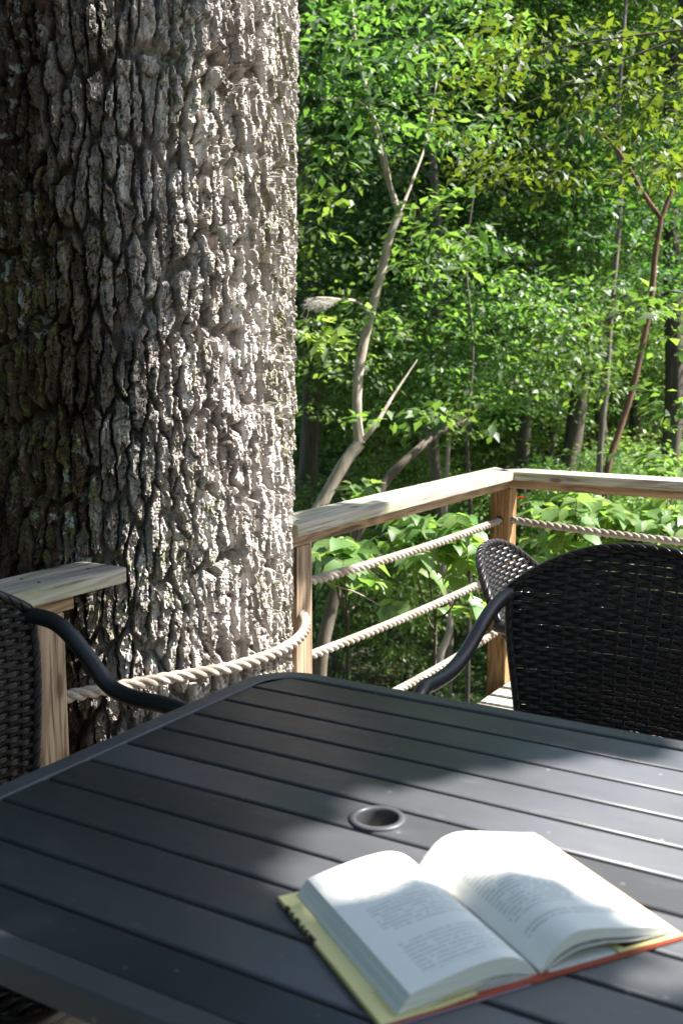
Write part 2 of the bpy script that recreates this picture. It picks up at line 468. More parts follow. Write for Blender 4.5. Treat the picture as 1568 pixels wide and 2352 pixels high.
def crown_mesh(name, seed, rx, rz, nspray, n_per, L, mat, srad=.42, hollow=.35):
    rng = np.random.default_rng(seed)
    d = rnd_dirs(rng, nspray); r = (hollow + (1 - hollow) * rng.uniform(0, 1, nspray)) ** .6
    # lumpy outline
    lump = .75 + .5 * np.array([fbm(np.array([np.arctan2(v[1], v[0]) * 1.3 + 9]), np.array([v[2] * 2 + 4.]), seed, 2)[0] for v in d])
    C = d * r[:, None] * lump[:, None] * np.array([rx, rx, rz])
    O = d * np.array([1, 1, .2])
    P, D, N, Ls = spray_leaves(rng, C, O, n_per, srad, L)
    V, Q = leaves_arrays(P, D, N, Ls)
    return mesh_np(name, V, Q, True, mat), C
def limbs_mesh(name, paths, mat, n=7):
    Vs, Qs, off = [], [], 0
    for pts, r0, r1, k in paths:
        p = spline(pts, k); V, Q = tube_arrays(p, np.linspace(r0, r1, k), n, off=off)
        Vs.append(V); Qs.append(Q); off += len(V)
    return mesh_np(name, np.vstack(Vs), np.vstack(Qs), True, mat)

# crowns shared by the background trees (origin at crown centre)
CR = []
for k in range(5):
    me, C = crown_mesh('crown', 100 + k, 2.6, 3.6, 520, 50, .072, [M_leaf, M_leaf2, M_leaf][k % 3])
    CR.append((me, C))
SH = []
for k in range(4):
    me, C = crown_mesh('foliage', 200 + k, 1.3, 1.0, 130, 40, .07, [M_leaf, M_leafn][k % 2], srad=.3, hollow=.1)
    SH.append((me, C))
def trunk_variant(seed, mat):
    rng = np.random.default_rng(seed)
    H = 13.0
    pts = [np.array([0, 0, -.4])]
    for z in np.linspace(1.5, H, 7):
        pts.append(np.array([rng.normal(0, .10 + .012 * z), rng.normal(0, .10 + .012 * z), z]))
    paths = [(pts, .15, .03, 36)]
    sp = spline(pts, 40)
    for i in range(13):
        b = sp[rng.integers(12, 38)]; a = rng.uniform(0, 2 * math.pi); l = rng.uniform(1.0, 2.6)
        d = np.array([math.cos(a), math.sin(a), rng.uniform(.1, .7)])
        paths.append(([b, b + d * l * .5 + [0, 0, .1], b + d * l], .035, .008, 9))
    return limbs_mesh('trunk', paths, mat)
TV = [trunk_variant(300 + k, [M_trunkd, M_trunkm, M_trunkd, M_trunkr][k]) for k in range(4)]

rng = random.Random(5)
def bg_tree(px, d, r=1.0, crown_z=(4.5,), k=0, label='', cs=1.0, group='trees standing in the forest', rz=None):
    g = at(px, 1000, d); x, y = g[0], g[1]
    gz = float(terrain_z(np.array(x), np.array(y)))
    t = thing('forest_tree', label, 'tree', (x, y, gz), group)
    tr = obj('trunk', TV[k % 4], t); tr.scale = (r, r, 1); tr.rotation_euler = (rng.uniform(-.06, .06), rng.uniform(-.06, .06), rng.uniform(0, 6.28))
    for cz in crown_z:
        c = obj('crown', CR[rng.randrange(5)][0], t)
        c.location = (rng.uniform(-.5, .5), rng.uniform(-.5, .5), cz)
        s = cs * rng.uniform(.85, 1.15); c.scale = (s, s, s * rng.uniform(.8, 1.05)); c.rotation_euler = (0, 0, rng.uniform(0, 6.28))
    for q in range(2 if d > 11 else 0):
        me_, _ = SH[rng.randrange(4)]
        c = obj('crown', me_, t); c.location = (rng.uniform(-1.3, 1.3), rng.uniform(-1.3, 1.3), rng.uniform(2.0, 4.6))
        s = rng.uniform(.8, 1.3) * (1 + (d > 24) * .4); c.scale = (s, s, s * .8); c.rotation_euler = (0, 0, rng.uniform(0, 6.28))
    return t

# ---- trees of the forest, near rows placed from the photograph
near = [  # px, depth, radius factor, crown heights, trunk variant
    (702, 13.5, 1.05, (7.6, 11.5), 0, 'dark straight trunk rising right beside the huge trunk edge, crown above'),
    (1025, 12.5, .55, (6.8,), 1, 'slim straight tree with pale lower trunk behind the left rail, left of the corner post'),
    (1180, 15, .8, (7.5, 11), 0, 'dark slim tree directly above the rail corner'),
    (1308, 14.5, 1.1, (8.2, 12), 2, 'thick black trunk seen above the right rail, right of the corner'),
    (1545, 13, 1.0, (7.4, 11), 0, 'dark trunk at the right edge of the photo above the rail'),
    (1235, 17, .6, (6.8, 11), 2, 'thin dark trunk just right of the rail corner'),
    (1130, 18, .5, (7.3,), 0, 'very thin dark trunk just left of the rail corner'),
    (960, 16, .7, (7.0, 11), 2, 'dark trunk behind the leaning broken stem'),
    (872, 17, .65, (7.2, 11.5), 0, 'dark trunk between the forked tree and the broken stem'),
    (1400, 16, .75, (6.9, 11), 2, 'dark trunk behind the reddish forked tree'),
    (640, 17, 1.0, (6.6, 10.5), 0, 'tree almost hidden behind the huge trunk'),
    (780, 20, .9, (6.0, 10.5), 2, 'tree with pale crown behind the pale forked tree'),
    (1480, 19, .9, (6.0, 10), 0, 'dark trunk between two paler stems at the right'),
]
for px, d, r, cz, k, lab in near:
    bg_tree(px, d, r, cz, k, lab)
desc = ['tall thin tree deep in the forest, crown merging with its neighbours', 'leafy tree deep in the forest beyond the near trunks']
n = 0
for row, (d0, cnt) in enumerate(((22, 8), (26, 9), (31, 10), (37, 11), (45, 12), (56, 13))):
    for i in range(cnt):
        px = 560 + (1720 - 560) * (i + rng.uniform(.1, .9)) / cnt
        d = d0 + rng.uniform(-2, 2)
        hz = 1.0 if row < 3 else 1.25
        bg_tree(px, d, rng.uniform(.7, 1.3), (4.2 * hz + rng.uniform(-.6, .6), 8.6 * hz, 13.2 * hz)[:2 + (i % 2)] if row > 1 else (5.6 + rng.uniform(-.5, .5), 9.8),
                rng.randrange(4), desc[0], cs=1.15 if row < 3 else 1.5, group='trees deep in the forest')
        n += 1
# trees standing round the rest of the deck
for i, (a_, d) in enumerate([(62, 8), (72, 11), (80, 7.5), (92, 10), (103, 7.5), (116, 10), (128, 8), (142, 10.5), (155, 8), (168, 10), (182, 8.5), (196, 10.5), (210, 9), (225, 11), (240, 9.5), (256, 11), (270, 11), (284, 13), (298, 15), (314, 16), (330, 15), (345, 13), (85, 14), (110, 14), (135, 14), (175, 14), (215, 15)]):
    x_, y_ = d * math.cos(rad(a_)), d * math.sin(rad(a_)); gz = float(terrain_z(np.array(x_), np.array(y_)))
    t = thing('forest_tree', 'leafy tree with a dense green crown standing beside the deck', 'tree', (x_, y_, gz), 'trees around the deck')
    obj('trunk', TV[i % 4], t)
    for cz in (3.6, 8.2):
        c = obj('crown', CR[(i * 3 + int(cz)) % 5][0], t); c.location = (0, 0, cz); c.rotation_euler = (0, 0, i * 1.7)
# understorey bushes
for i, (px, d) in enumerate([(620, 15), (760, 13), (850, 16), (930, 13), (1010, 19), (1090, 15), (1160, 20), (1250, 16), (1330, 13), (1430, 17), (1520, 14), (1600, 18),
                             (700, 21), (900, 22), (1070, 24), (1220, 25), (1380, 23), (1560, 23), (800, 27), (980, 29), (1300, 29), (1470, 28)]):
    g = at(px, 1000, d); gz = float(terrain_z(np.array(g[0]), np.array(g[1])))
    t = thing('understorey_bush', 'low leafy bush on the forest floor below the trees', 'bush', (g[0], g[1], gz), 'bushes on the forest floor')
    me, C = SH[i % 4]
    f = obj('foliage', me, t); f.location = (0, 0, .9 + .8 * rng.random()); f.rotation_euler = (0, 0, rng.uniform(0, 6.28)); s = rng.uniform(.8, 1.3) * (1 + (d > 20) * .5); f.scale = (s, s, s)
    st = limbs_mesh('stem', [([np.array([0, 0, -.2]), np.array([.1 * math.cos(q), .1 * math.sin(q), .5]), np.array([.5 * math.cos(q), .5 * math.sin(q), 1.5])], .015, .004, 6) for q in (0, 1.3, 2.6, 4, 5.2)], M_trunkd, 5)
    obj('stem', st, t)
# far foliage mass
rr = np.random.default_rng(77)
n = 1500
n = 600
az = YAW + rr.uniform(-.45, .40, n); dd = rr.uniform(60, 78, n)
C = np.stack([np.cos(az) * dd, np.sin(az) * dd, rr.uniform(-2.5, 24, n) ], 1)
P, D, N, Ls = spray_leaves(rr, C, rnd_dirs(rr, n), 22, 1.6, .5)
V, Q = leaves_arrays(P, D, N, Ls)
obj('distant_forest', mesh_np('distant_forest', V, Q, True, M_leaf), kind='stuff', label='distant mass of forest foliage behind all the trunks', cat='forest')
# ground cover
n = 9000
az = YAW + rr.uniform(-.42, .42, n); dd = 7 + 30 * rr.uniform(0, 1, n) ** 1.3
cx_, cy_ = np.cos(az) * dd, np.sin(az) * dd
keep = fbm(cx_ * .5, cy_ * .5, 9, 3) > .42
cx_, cy_ = cx_[keep], cy_[keep]; n = len(cx_)
C = np.stack([cx_, cy_, terrain_z(cx_, cy_) + rr.uniform(.03, .45, n)], 1)
P, D, N, Ls = spray_leaves(rr, C, rnd_dirs(rr, n), 7, .16, .085)
V, Q = leaves_arrays(P, D, N, Ls)
obj('ground_cover', mesh_np('ground_cover', V, Q, True, M_leaf), kind='stuff', label='low leafy ground cover and seedlings on the brown forest floor', cat='ground cover')

# ---- individual foreground trees traced from the photograph
def leaf_cloud(seed, centres, n_per, srad, L, mat, name='crown', parent=None, loc=None):
    r_ = np.random.default_rng(seed); C = np.array(centres)
    P, D, N, Ls = spray_leaves(r_, C, rnd_dirs(r_, len(C)), n_per, srad, L)
    V, Q = leaves_arrays(P, D, N, Ls)
    if loc is not None: V = V - np.array(loc)
    return obj(name, mesh_np(name, V, Q, True, mat), parent)
def scatter_img(seed, x0, x1, y0, y1, d0, d1, n):
    r_ = np.random.default_rng(seed)
    return [at(r_.uniform(x0, x1), r_.uniform(y0, y1), r_.uniform(d0, d1)) for _ in range(n)]
def rel(pts, o): return [np.array(p) - np.array(o) for p in pts]

def traced_tree(name, label, base, stems, mat, clouds=(), leafmat=M_leaf, n=10):
    t = thing(name, label, 'tree', base)
    for st in stems:
        pts, r0, r1 = st
        p = spline(rel(pts, base), 60)
        rj = np.linspace(r0, r1, 60) * (1 + .10 * (fbm(np.linspace(0, 14, 60), np.zeros(60), int(pts[0][0] * 7), 3) - .5))
        V, Q = tube_arrays(p, rj, n)
        nm = 'trunk' if st is stems[0] else 'limb'
        obj(nm, mesh_np(nm, V, Q, True, mat), t)
    for i, (cs, k, sr, L) in enumerate(clouds):
        leaf_cloud(900 + i + int(base[0] * 10), cs, k, sr, L, leafmat, 'crown', t, base)
    return t
# pale forked tree
D1 = 7.2
b = at(690, 1420, D1); b[2] = -2.7
stem = [b, at(700, 1240, D1), at(745, 1145, D1), at(790, 1065, D1), at(825, 1018, D1)]
left = [at(825, 1018, D1), at(819, 950, D1), at(824, 850, D1), at(845, 745, D1), at(872, 640, D1), at(893, 550, D1), at(918, 488, D1)]
up = [at(916, 490, D1), at(893, 420, D1), at(868, 320, D1), at(850, 235, D1 + .2), at(820, 120, D1 + .3), at(800, -60, D1 + .4)]
rgt = [at(823, 1022, D1), at(862, 975, D1), at(905, 905, D1 + .1), at(958, 826, D1 + .2)]
up2 = [at(918, 488, D1), at(945, 420, D1 + .1), at(985, 300, D1 + .3), at(1010, 120, D1 + .5)]
br = [at(905, 470, D1), at(870, 300, D1 - .2), at(820, 232, D1 - .4), at(735, 228, D1 - .5)]
clouds = [(scatter_img(1, 715, 960, -60, 330, 6.3, 7.8, 62), 24, .22, .085), (scatter_img(2, 930, 1100, 430, 620, 6.4, 7.4, 16), 18, .2, .10),
          (scatter_img(3, 840, 1080, 930, 1010, 6.6, 7.3, 7), 14, .17, .10), (scatter_img(4, 700, 760, 250, 560, 6.3, 7.0, 12), 14, .18, .10),
          (scatter_img(5, 960, 1150, -40, 330, 6.8, 8.4, 42), 24, .25, .085)]
traced_tree('forked_tree', 'pale slender tree with curved stem forking above the left rail', tuple(b),
            [(stem, .050, .042), (left, .037, .027), (rgt, .022, .004), (up, .022, .012), (up2, .013, .005), (br, .011, .006)], M_trunkp, clouds, M_leaff)
# bare twig with a pale debris web beside the huge trunk
D2 = 6.6
b = at(848, 700, D1)
dt = thing('dead_twig', 'pale dead twig draped with grey spider web beside the huge trunk', 'twig', tuple(b))
tp = [at(848, 712, D1 - .1), at(815, 692, 6.9), at(780, 688, 6.7), at(735, 684, 6.6), at(712, 690, 6.6), at(690, 730, 6.6)]
obj('stem', limbs_mesh('stem', [(rel(tp, b), .012, .004, 26), (rel([at(735, 684, 6.6), at(715, 700, 6.6), at(700, 742, 6.6)], b), .004, .002, 10)], M_trunk, 6), dt)
rw = np.random.default_rng(4); wp = []
for q in range(110):
    x0, x1 = rw.uniform(698, 780), rw.uniform(690, 770)
    a_, c_ = at(x0, 686 + rw.uniform(-2, 4), 6.6 + rw.normal(0, .03)), at(x1, 690 + rw.uniform(5, 32) * (1 - abs(x1 - 730) / 90), 6.6 + rw.normal(0, .04))
    wp.append((rel([a_, (a_ + c_) / 2 + rw.normal(0, .01, 3), c_], b), .0005, .0004, 4))
w_ = obj('web', limbs_mesh('web', wp, plain('web_silk', (.62, .58, .52), .8, .2), 3), dt)
leaf_cloud(61, scatter_img(61, 690, 755, 745, 785, 6.0, 6.4, 6), 9, .13, .12, M_leafn, 'leaves', dt, b)
leaf_cloud(62, [at(822, 700, 6.7), at(850, 722, 6.8), at(880, 718, 6.9)], 8, .10, .12, M_leafn, 'leaves', dt, b)
# leaning mossy tree lower left
D3 = 8.0
b = at(735, 1545, D3); b2 = b.copy(); b2[2] = -2.7
lean = [b2, at(735, 1540, D3), at(760, 1400, D3), at(792, 1290, D3), at(848, 1170, D3), at(890, 1100, D3), at(940, 1050, D3), at(1010, 992, D3 + .2), at(1095, 960, D3 + .5)]
traced_tree('leaning_tree', 'leaning mottled grey trunk seen between the ropes just right of the middle post', tuple(b2), [(lean, .062, .022)], M_trunkm,
            [(scatter_img(7, 980, 1150, 880, 1000, 7.6, 8.4, 8), 14, .2, .10)])
# reddish forked tree right
D4 = 7.0
b = at(1390, 1300, D4); b[2] = -2.7
s1 = [b, at(1392, 1090, D4), at(1418, 1000, D4), at(1450, 900, D4), at(1475, 790, D4), at(1494, 690, D4), at(1503, 590, D4), at(1518, 498, D4)]
s2 = [at(1516, 500, D4), at(1480, 450, D4), at(1440, 380, D4), at(1400, 325, D4), at(1350, 290, D4)]
s3 = [at(1518, 500, D4), at(1545, 430, D4), at(1572, 360, D4), at(1620, 200, D4)]
traced_tree('reddish_tree', 'slim reddish tree forking near the right edge of the photo above the right rail', tuple(b), [(s1, .027, .017), (s2, .016, .009), (s3, .016, .01)], M_trunkr,
            [(scatter_img(8, 1480, 1620, 620, 1050, 5.6, 6.8, 16), 13, .2, .10), (scatter_img(9, 1200, 1420, 640, 900, 8, 9.5, 40), 26, .26, .08)])
# grey thin straight tree
D5 = 10
b = at(1372, 1200, D5); b[2] = -2.6
traced_tree('slim_grey_tree', 'slim grey trunk left of the reddish forked tree, rising behind the right rail', tuple(b),
            [([b, at(1374, 1100, D5), at(1390, 900, D5), at(1402, 720, D5), at(1425, 450, D5), at(1420, 250, D5), at(1440, -50, D5)], .034, .016)], M_trunkm,
            [(scatter_img(10, 1300, 1568, 250, 700, 9.5, 12, 90), 30, .3, .085)])
# wavy pale stem seen between ropes
D6 = 12
b = at(1008, 1540, D6)
traced_tree('wavy_sapling', 'thin wavy pale stem between the ropes left of the corner post', tuple(b),
            [([b, at(1012, 1500, D6), at(1033, 1440, D6), at(1020, 1370, D6), at(1018, 1250, D6), at(1030, 1000, D6)], .045, .022)], M_trunk,
            [(scatter_img(11, 900, 1120, 780, 980, 11, 13, 50), 30, .35, .085)])

D7 = 9.2
b = at(1078, 1300, D7); b[2] = -2.7
traced_tree('young_tree', 'slender young tree with sunlit flat leaf sprays, left of the corner post above the rail', tuple(b),
            [([b, at(1080, 1200, D7), at(1072, 1000, D7), at(1085, 800, D7), at(1070, 600, D7), at(1090, 420, D7)], .022, .008)], M_trunkd,
            [(scatter_img(21, 930, 1200, 560, 900, 8.2, 10.4, 60), 24, .27, .075), (scatter_img(22, 1120, 1330, 620, 760, 8.0, 9.4, 26), 24, .25, .075), (scatter_img(23, 700, 900, 560, 960, 8.6, 10.6, 34), 24, .27, .075)], M_leaff)
# shaded olive branch hanging in from the upper right
def olive():
    b = at(1640, 60, 5.2)
    t = thing('olive_bough', 'shaded olive green bough hanging in at the top right corner', 'branch', tuple(b))
    paths = []
    for (x, y) in ((1180, 250), (1080, 150), (1330, 120), (1420, 330), (1250, 380)):
        e = at(x, y, 5.4); m = (b + e) / 2 + np.array([0, 0, .12])
        paths.append((rel([b, m - [0, 0, .1], e], b), .007, .002, 14))
    obj('limb', limbs_mesh('limb', paths, M_trunkd), t)
    leaf_cloud(55, scatter_img(12, 1040, 1640, 40, 420, 4.9, 6.0, 120), 16, .2, .062, M_leafo, 'foliage', t, b)
olive()

# ------------------------------------------------------------------ canopy of unseen leaves added to the oak, shaped to throw the dappled shade
def shade_canopy():
    r_ = np.random.default_rng(3)
    n = 34000
    p = np.stack([r_.uniform(-.9, 2.5, n), r_.uniform(-.6, 2.35, n)], 1)      # where the leaf's shadow meets table height
    zt = .72
    def inside(poly, q):
        c = np.zeros(len(q), bool); m = len(poly)
        for i in range(m):
            x1, y1 = poly[i]; x2, y2 = poly[i - 1]
            c ^= ((y1 > q[:, 1]) != (y2 > q[:, 1])) & (q[:, 0] < (x2 - x1) * (q[:, 1] - y1) / (y2 - y1 + 1e-12) + x1)
        return c
    def zp(x, y): return tuple(onZ(x, y, zt)[:2])
    lit = [zp(560, 1975), zp(680, 1890), zp(780, 1815), zp(960, 1760), zp(1100, 1735), zp(1300, 1725), zp(1568, 1690), (1.85, .0), (1.5, -.6), (.6, -.6), zp(1568, 2350), zp(1400, 2330), zp(1330, 2290), zp(1250, 2210), zp(1170, 2155), zp(1080, 2145), zp(970, 2140), zp(830, 2130), zp(670, 2120), zp(560, 2060)]
    L = inside(lit, p)
    blob = np.zeros(n, bool)
    for (x, y, r0) in ((1225, 2150, .022), (1290, 2160, .026), (1350, 2165, .022)):
        c = onZ(x, y, zt); blob |= np.hypot(p[:, 0] - c[0], p[:, 1] - c[1]) < r0
    L &= ~blob
    for (x, y, r0) in ((450, 1850, .035), (60, 1910, .05), (330, 1985, .045), (30, 2110, .06), (130, 2090, .04), (250, 1760, .03), (560, 1730, .03)):
        c = zp(x, y); L |= (np.hypot(p[:, 0] - c[0], p[:, 1] - c[1]) < r0)
    # keep the sun on the trunk, rail and ropes
    trunk_strip = (p[:, 1] > 1.15) & (p[:, 0] + .58 * (p[:, 1] - 1.75) > 1.84)
    keep = ~L & ~trunk_strip & (p[:, 0] < 2.2)
    keep &= ~((p[:, 0] > 1.72) & (p[:, 1] < 1.3))
    stub = (p[:, 0] > 1.35) & (p[:, 1] > 1.55) & (fbm(p[:, 0] * 9, p[:, 1] * 9, 5, 2) > .47)
    keep &= ~stub
    # bright deck boards at the lower left
    dk = onZ(250, 2345, ZD); dt = dk[:2] + SUN[:2] / SUN[2] * (zt - ZD)
    keep &= np.hypot(p[:, 0] - dt[0], p[:, 1] - dt[1]) > .2
    q = p[keep]
    hz = r_.uniform(3.9, 5.4, len(q))
    P = np.stack([q[:, 0], q[:, 1], np.full(len(q), zt)], 1) + SUN * ((hz - zt) / SUN[2])[:, None]
    # more leaves added to put the rest of the deck in broken shade
    m = 14000
    g_ = np.stack([r_.uniform(-3.5, 1.9, m), r_.uniform(-3.6, .35, m)], 1)
    dk = onZ(250, 2345, ZD); dt = dk[:2] + SUN[:2] / SUN[2] * (zt - ZD)
    ok = (fbm(g_[:, 0] * 3.3, g_[:, 1] * 3.3, 12, 3) > .36) & ~inside([(x_ * 1.0, y_) for x_, y_ in lit] + [], g_) & ~((g_[:, 0] > .45) & (g_[:, 1] > -.75)) & (np.hypot(g_[:, 0] - dt[0], g_[:, 1] - dt[1]) > .25)
    g_ = g_[ok]; h3 = r_.uniform(3.9, 6.0, len(g_))
    P = np.vstack([P, np.stack([g_[:, 0], g_[:, 1], np.full(len(g_), zt)], 1) + SUN * ((h3 - zt) / SUN[2])[:, None]])
    m = 260; a = r_.uniform(0, 6.28, m); rr_ = .17 * np.sqrt(r_.uniform(0, 1, m)); h2 = r_.uniform(3.8, 5.2, m)
    P = np.vstack([P, np.stack([2.10 + np.cos(a) * rr_ * 1.3, .93 + np.sin(a) * rr_, np.full(m, .74)], 1) + SUN * ((h2 - .74) / SUN[2])[:, None]])
    # rail shade spot
    for (x, y, r0, m) in ((800, 1170, .10, 110), (760, 1190, .10, 90)):
        c = onZ(x, y, .84)
        a = r_.uniform(0, 6.28, m); rr_ = r0 * np.sqrt(r_.uniform(0, 1, m)); h2 = r_.uniform(4, 5.2, m)
        P = np.vstack([P, np.stack([c[0] + np.cos(a) * rr_ * 1.6, c[1] + np.sin(a) * rr_, np.full(m, .84)], 1) + SUN * ((h2 - .84) / SUN[2])[:, None]])
    n = len(P)
    D = rnd_dirs(r_, n) * [1, 1, .4]; N = rnd_dirs(r_, n) * .5 + SUN
    V, Q = leaves_arrays(P, D, N, r_.uniform(.07, .12, n), wid=1.2)
    V = V - np.array([TC[0], TC[1], -2.7])
    obj('crown', mesh_np('crown', V, Q, True, M_leafc), oak)  # unseen leaf layer placed along sun lines to shape lit and shaded patches
    m = 9000
    Cc = np.stack([r_.uniform(-7, 3.2, m // 9), r_.uniform(2.2, 9, m // 9), r_.uniform(6.0, 9.5, m // 9)], 1)
    Cc = np.vstack([Cc, np.stack([r_.uniform(-5, 2.4, 600), r_.uniform(1.4, 6, 600), r_.uniform(4.6, 7.2, 600)], 1)])
    P, D, N, Ls = spray_leaves(r_, Cc, rnd_dirs(r_, len(Cc)), 22, .5, .2)
    V, Q = leaves_arrays(P, D, N, Ls); V = V - np.array([TC[0], TC[1], -2.7])
    obj('crown', mesh_np('crown', V, Q, True, M_leafc), oak)  # unseen crown layer added to cut skylight on the trunk's left
    base = np.array([TC[0], TC[1], -2.7])
    paths = []
    for e in ([4.2, -2.0, 5.0], [4.6, -1.0, 5.0], [-2.5, 2.5, 6.2], [-1.0, 4.5, 6.6]):
        s = np.array([TC[0] + .1, TC[1] - .1, 4.6 + .3 * len(paths)]); e = np.array(e, float)
        paths.append((rel([s, s * .55 + e * .45 + [0, 0, .4], e], base), .11, .02, 20))
    obj('limb', limbs_mesh('limb', paths, M_trunkd, 9), oak)
shade_canopy()

# ------------------------------------------------------------------ deck
deck = thing('deck', None, None); deck['kind'] = 'structure'
del_keys = [k for k in ('label', 'category') if k in deck]
for k in del_keys: del deck[k]
bw, pitch = .140, .147
x = -1.6; bi = 0
while x < 4.46:
    xm = x + bw / 2
    y1 = 1.745
    dxm = abs(xm - TC[0])
    if dxm < TR + .09: y1 = min(y1, TC[1] - math.sqrt(max((TR + .09) ** 2 - dxm ** 2, 0)))
    y0 = -3.2; ly = y1 - y0
    me = board_mesh('board', ly, bw, .028)
    o = obj('board', me, deck, M_deck); o.rotation_euler = (0, 0, math.pi / 2); o.location = (xm, (y0 + y1) / 2, ZD - .014)
    x += pitch; bi += 1
for yy in (-2.6, -1.2, .2, 1.1):
    me = board_mesh('joist', 6.0, .04, .18); obj('joist', me, deck, M_beam).location = (1.43, yy, ZD - .12)
me = board_mesh('fascia', 6.1, .038, .23); obj('fascia', me, deck, M_beam).location = (1.43, 1.7255, ZD - .145)
me = board_mesh('fascia', 5.0, .038, .23); o = obj('fascia', me, deck, M_beam); o.rotation_euler = (0, 0, math.pi / 2); o.location = (4.52, -.64, ZD - .117)
for (xx, yy) in ((-1.3, 1.7), (1.5, 1.6), (4.35, 1.7), (4.35, -2.6), (-1.3, -2.6)):
    me = board_mesh('support_post', 2.9, .14, .14); o = obj('support_post', me, deck, M_beam); o.rotation_euler = (0, math.pi / 2, 0); o.location = (xx, yy - .02, ZD - 1.62)

# ------------------------------------------------------------------ railings
def rail_board(name, parent, p0, p1, wd, th, mat, z, end0=0, end1=0):
    """board from p0 to p1 (xy), top at z; end shear for mitres"""
    p0 = np.array(p0); p1 = np.array(p1); L = np.linalg.norm(p1 - p0)
    me = board_mesh(name, L, wd, th, .004)
    for v in me.vertices:
        if v.co.x > L * .49: v.co.x += end1 * v.co.y
        if v.co.x < -L * .49: v.co.x += end0 * v.co.y
    o = obj(name, me, parent, mat); c = (p0 + p1) / 2
    o.location = (c[0], c[1], z - th / 2); o.rotation_euler = (0, 0, math.atan2(p1[1] - p0[1], p1[0] - p0[0]))
    return o
ZT = .840
def post(parent, x0, y0, z0, z1, mat, s=.089):
    me = board_mesh('post', z1 - z0, s, s, .004); o = obj('post', me, parent, mat)
    o.rotation_euler = (0, -math.pi / 2, 0); o.location = (x0 + s / 2, y0 + s / 2, (z0 + z1) / 2); return o
YF = 1.75; XC = 4.32
stub = thing('railing_stub', 'short weathered rail end on a post left of the huge trunk, behind the left chair', 'railing', (1.6, YF, 0))
def rebase(o, base):
    o.location = Vector(o.location) - Vector(base)
b = (1.6, YF, 0)
xe = 1.862
rebase(rail_board('rail_cap', stub, (-1.6, YF + .045), (xe, YF + .045), .150, .038, M_cap, ZT), b)
rebase(rail_board('rail_beam', stub, (-1.6, YF + .0445), (1.72, YF + .0445), .085, .038, M_beam, ZT - .0385), b)
rebase(post(stub, 1.597, YF, -.35, ZT - .077, M_postg), b)
rebase(post(stub, -.2, YF, -.35, ZT - .077, M_postg), b)

rl = thing('corner_railing', 'weathered wooden railing turning a corner behind the table, with rope lines below', 'railing', (XC, YF, 0))
b = (XC, YF, 0)
# mitred caps: left run along X, right run along -Y
hw = .07; ccx, ccy = XC + .045, YF + .045
o = rail_board('rail_cap', rl, (2.60, ccy), (ccx, ccy), .150, .038, M_cap, ZT, 0, 1.0); rebase(o, b)
o = rail_board('rail_cap', rl, (ccx + .0015, ccy), (ccx + .0015, -3.2), .150, .038, M_cap, ZT, 1.0, 0); rebase(o, b)
rebase(rail_board('rail_beam', rl, (2.62, YF + .0445), (XC - .001, YF + .0445), .087, .038, M_beam, ZT - .0385), b)
rebase(rail_board('rail_beam', rl, (XC + .0445, YF + .089), (XC + .0445, -3.2), .087, .038, M_beam, ZT - .0385), b)
rebase(post(rl, 2.637, YF, -.35, ZT - .077, M_postg), b)
rebase(post(rl, XC, YF, -.35, ZT - .077, M_post), b)
rebase(post(rl, XC, -.35, -.35, ZT - .077, M_post), b)
rebase(post(rl, XC, -2.6, -.35, ZT - .077, M_post), b)
# dark drilled rope holes of the corner post
for zz in (.618, .372, .112):
    for ang, px_, py_ in ((math.pi / 2, XC - .0006, YF + .0445), (0, XC + .0445, YF - .0006)):
        bm = bmesh.new(); bmesh.ops.create_circle(bm, cap_ends=True, radius=.019, segments=24)
        me = bpy.data.meshes.new('rope_hole'); bm.to_mesh(me); bm.free()
        o = obj('rope_hole', me, rl, M_dark)
        o.rotation_euler = (0, math.pi / 2, 0) if ang else (math.pi / 2, 0, 0)
        o.location = (px_ - b[0], py_ - b[1], zz)

for par, bb, pts_ in ((rl, b, ((2.665, ccy - .03), (2.668, ccy + .028), (3.45, ccy + .004), (4.27, ccy - .03), (4.262, ccy + .03), (4.335, 1.66), (4.392, 1.655), (4.36, .9))),
                      (stub, (1.6, YF, 0), ((1.63, ccy - .028), (1.634, ccy + .03), (1.80, ccy - .01)))):
    for (sx_, sy_) in pts_:
        bm = bmesh.new(); bmesh.ops.create_cone(bm, cap_ends=True, segments=12, radius1=.0045, radius2=.0038, depth=.0016)
        me = bpy.data.meshes.new('screw'); bm.to_mesh(me); bm.free()
        obj('screw', me, par, M_dark).location = (sx_ - bb[0], sy_ - bb[1], ZT + .0004)

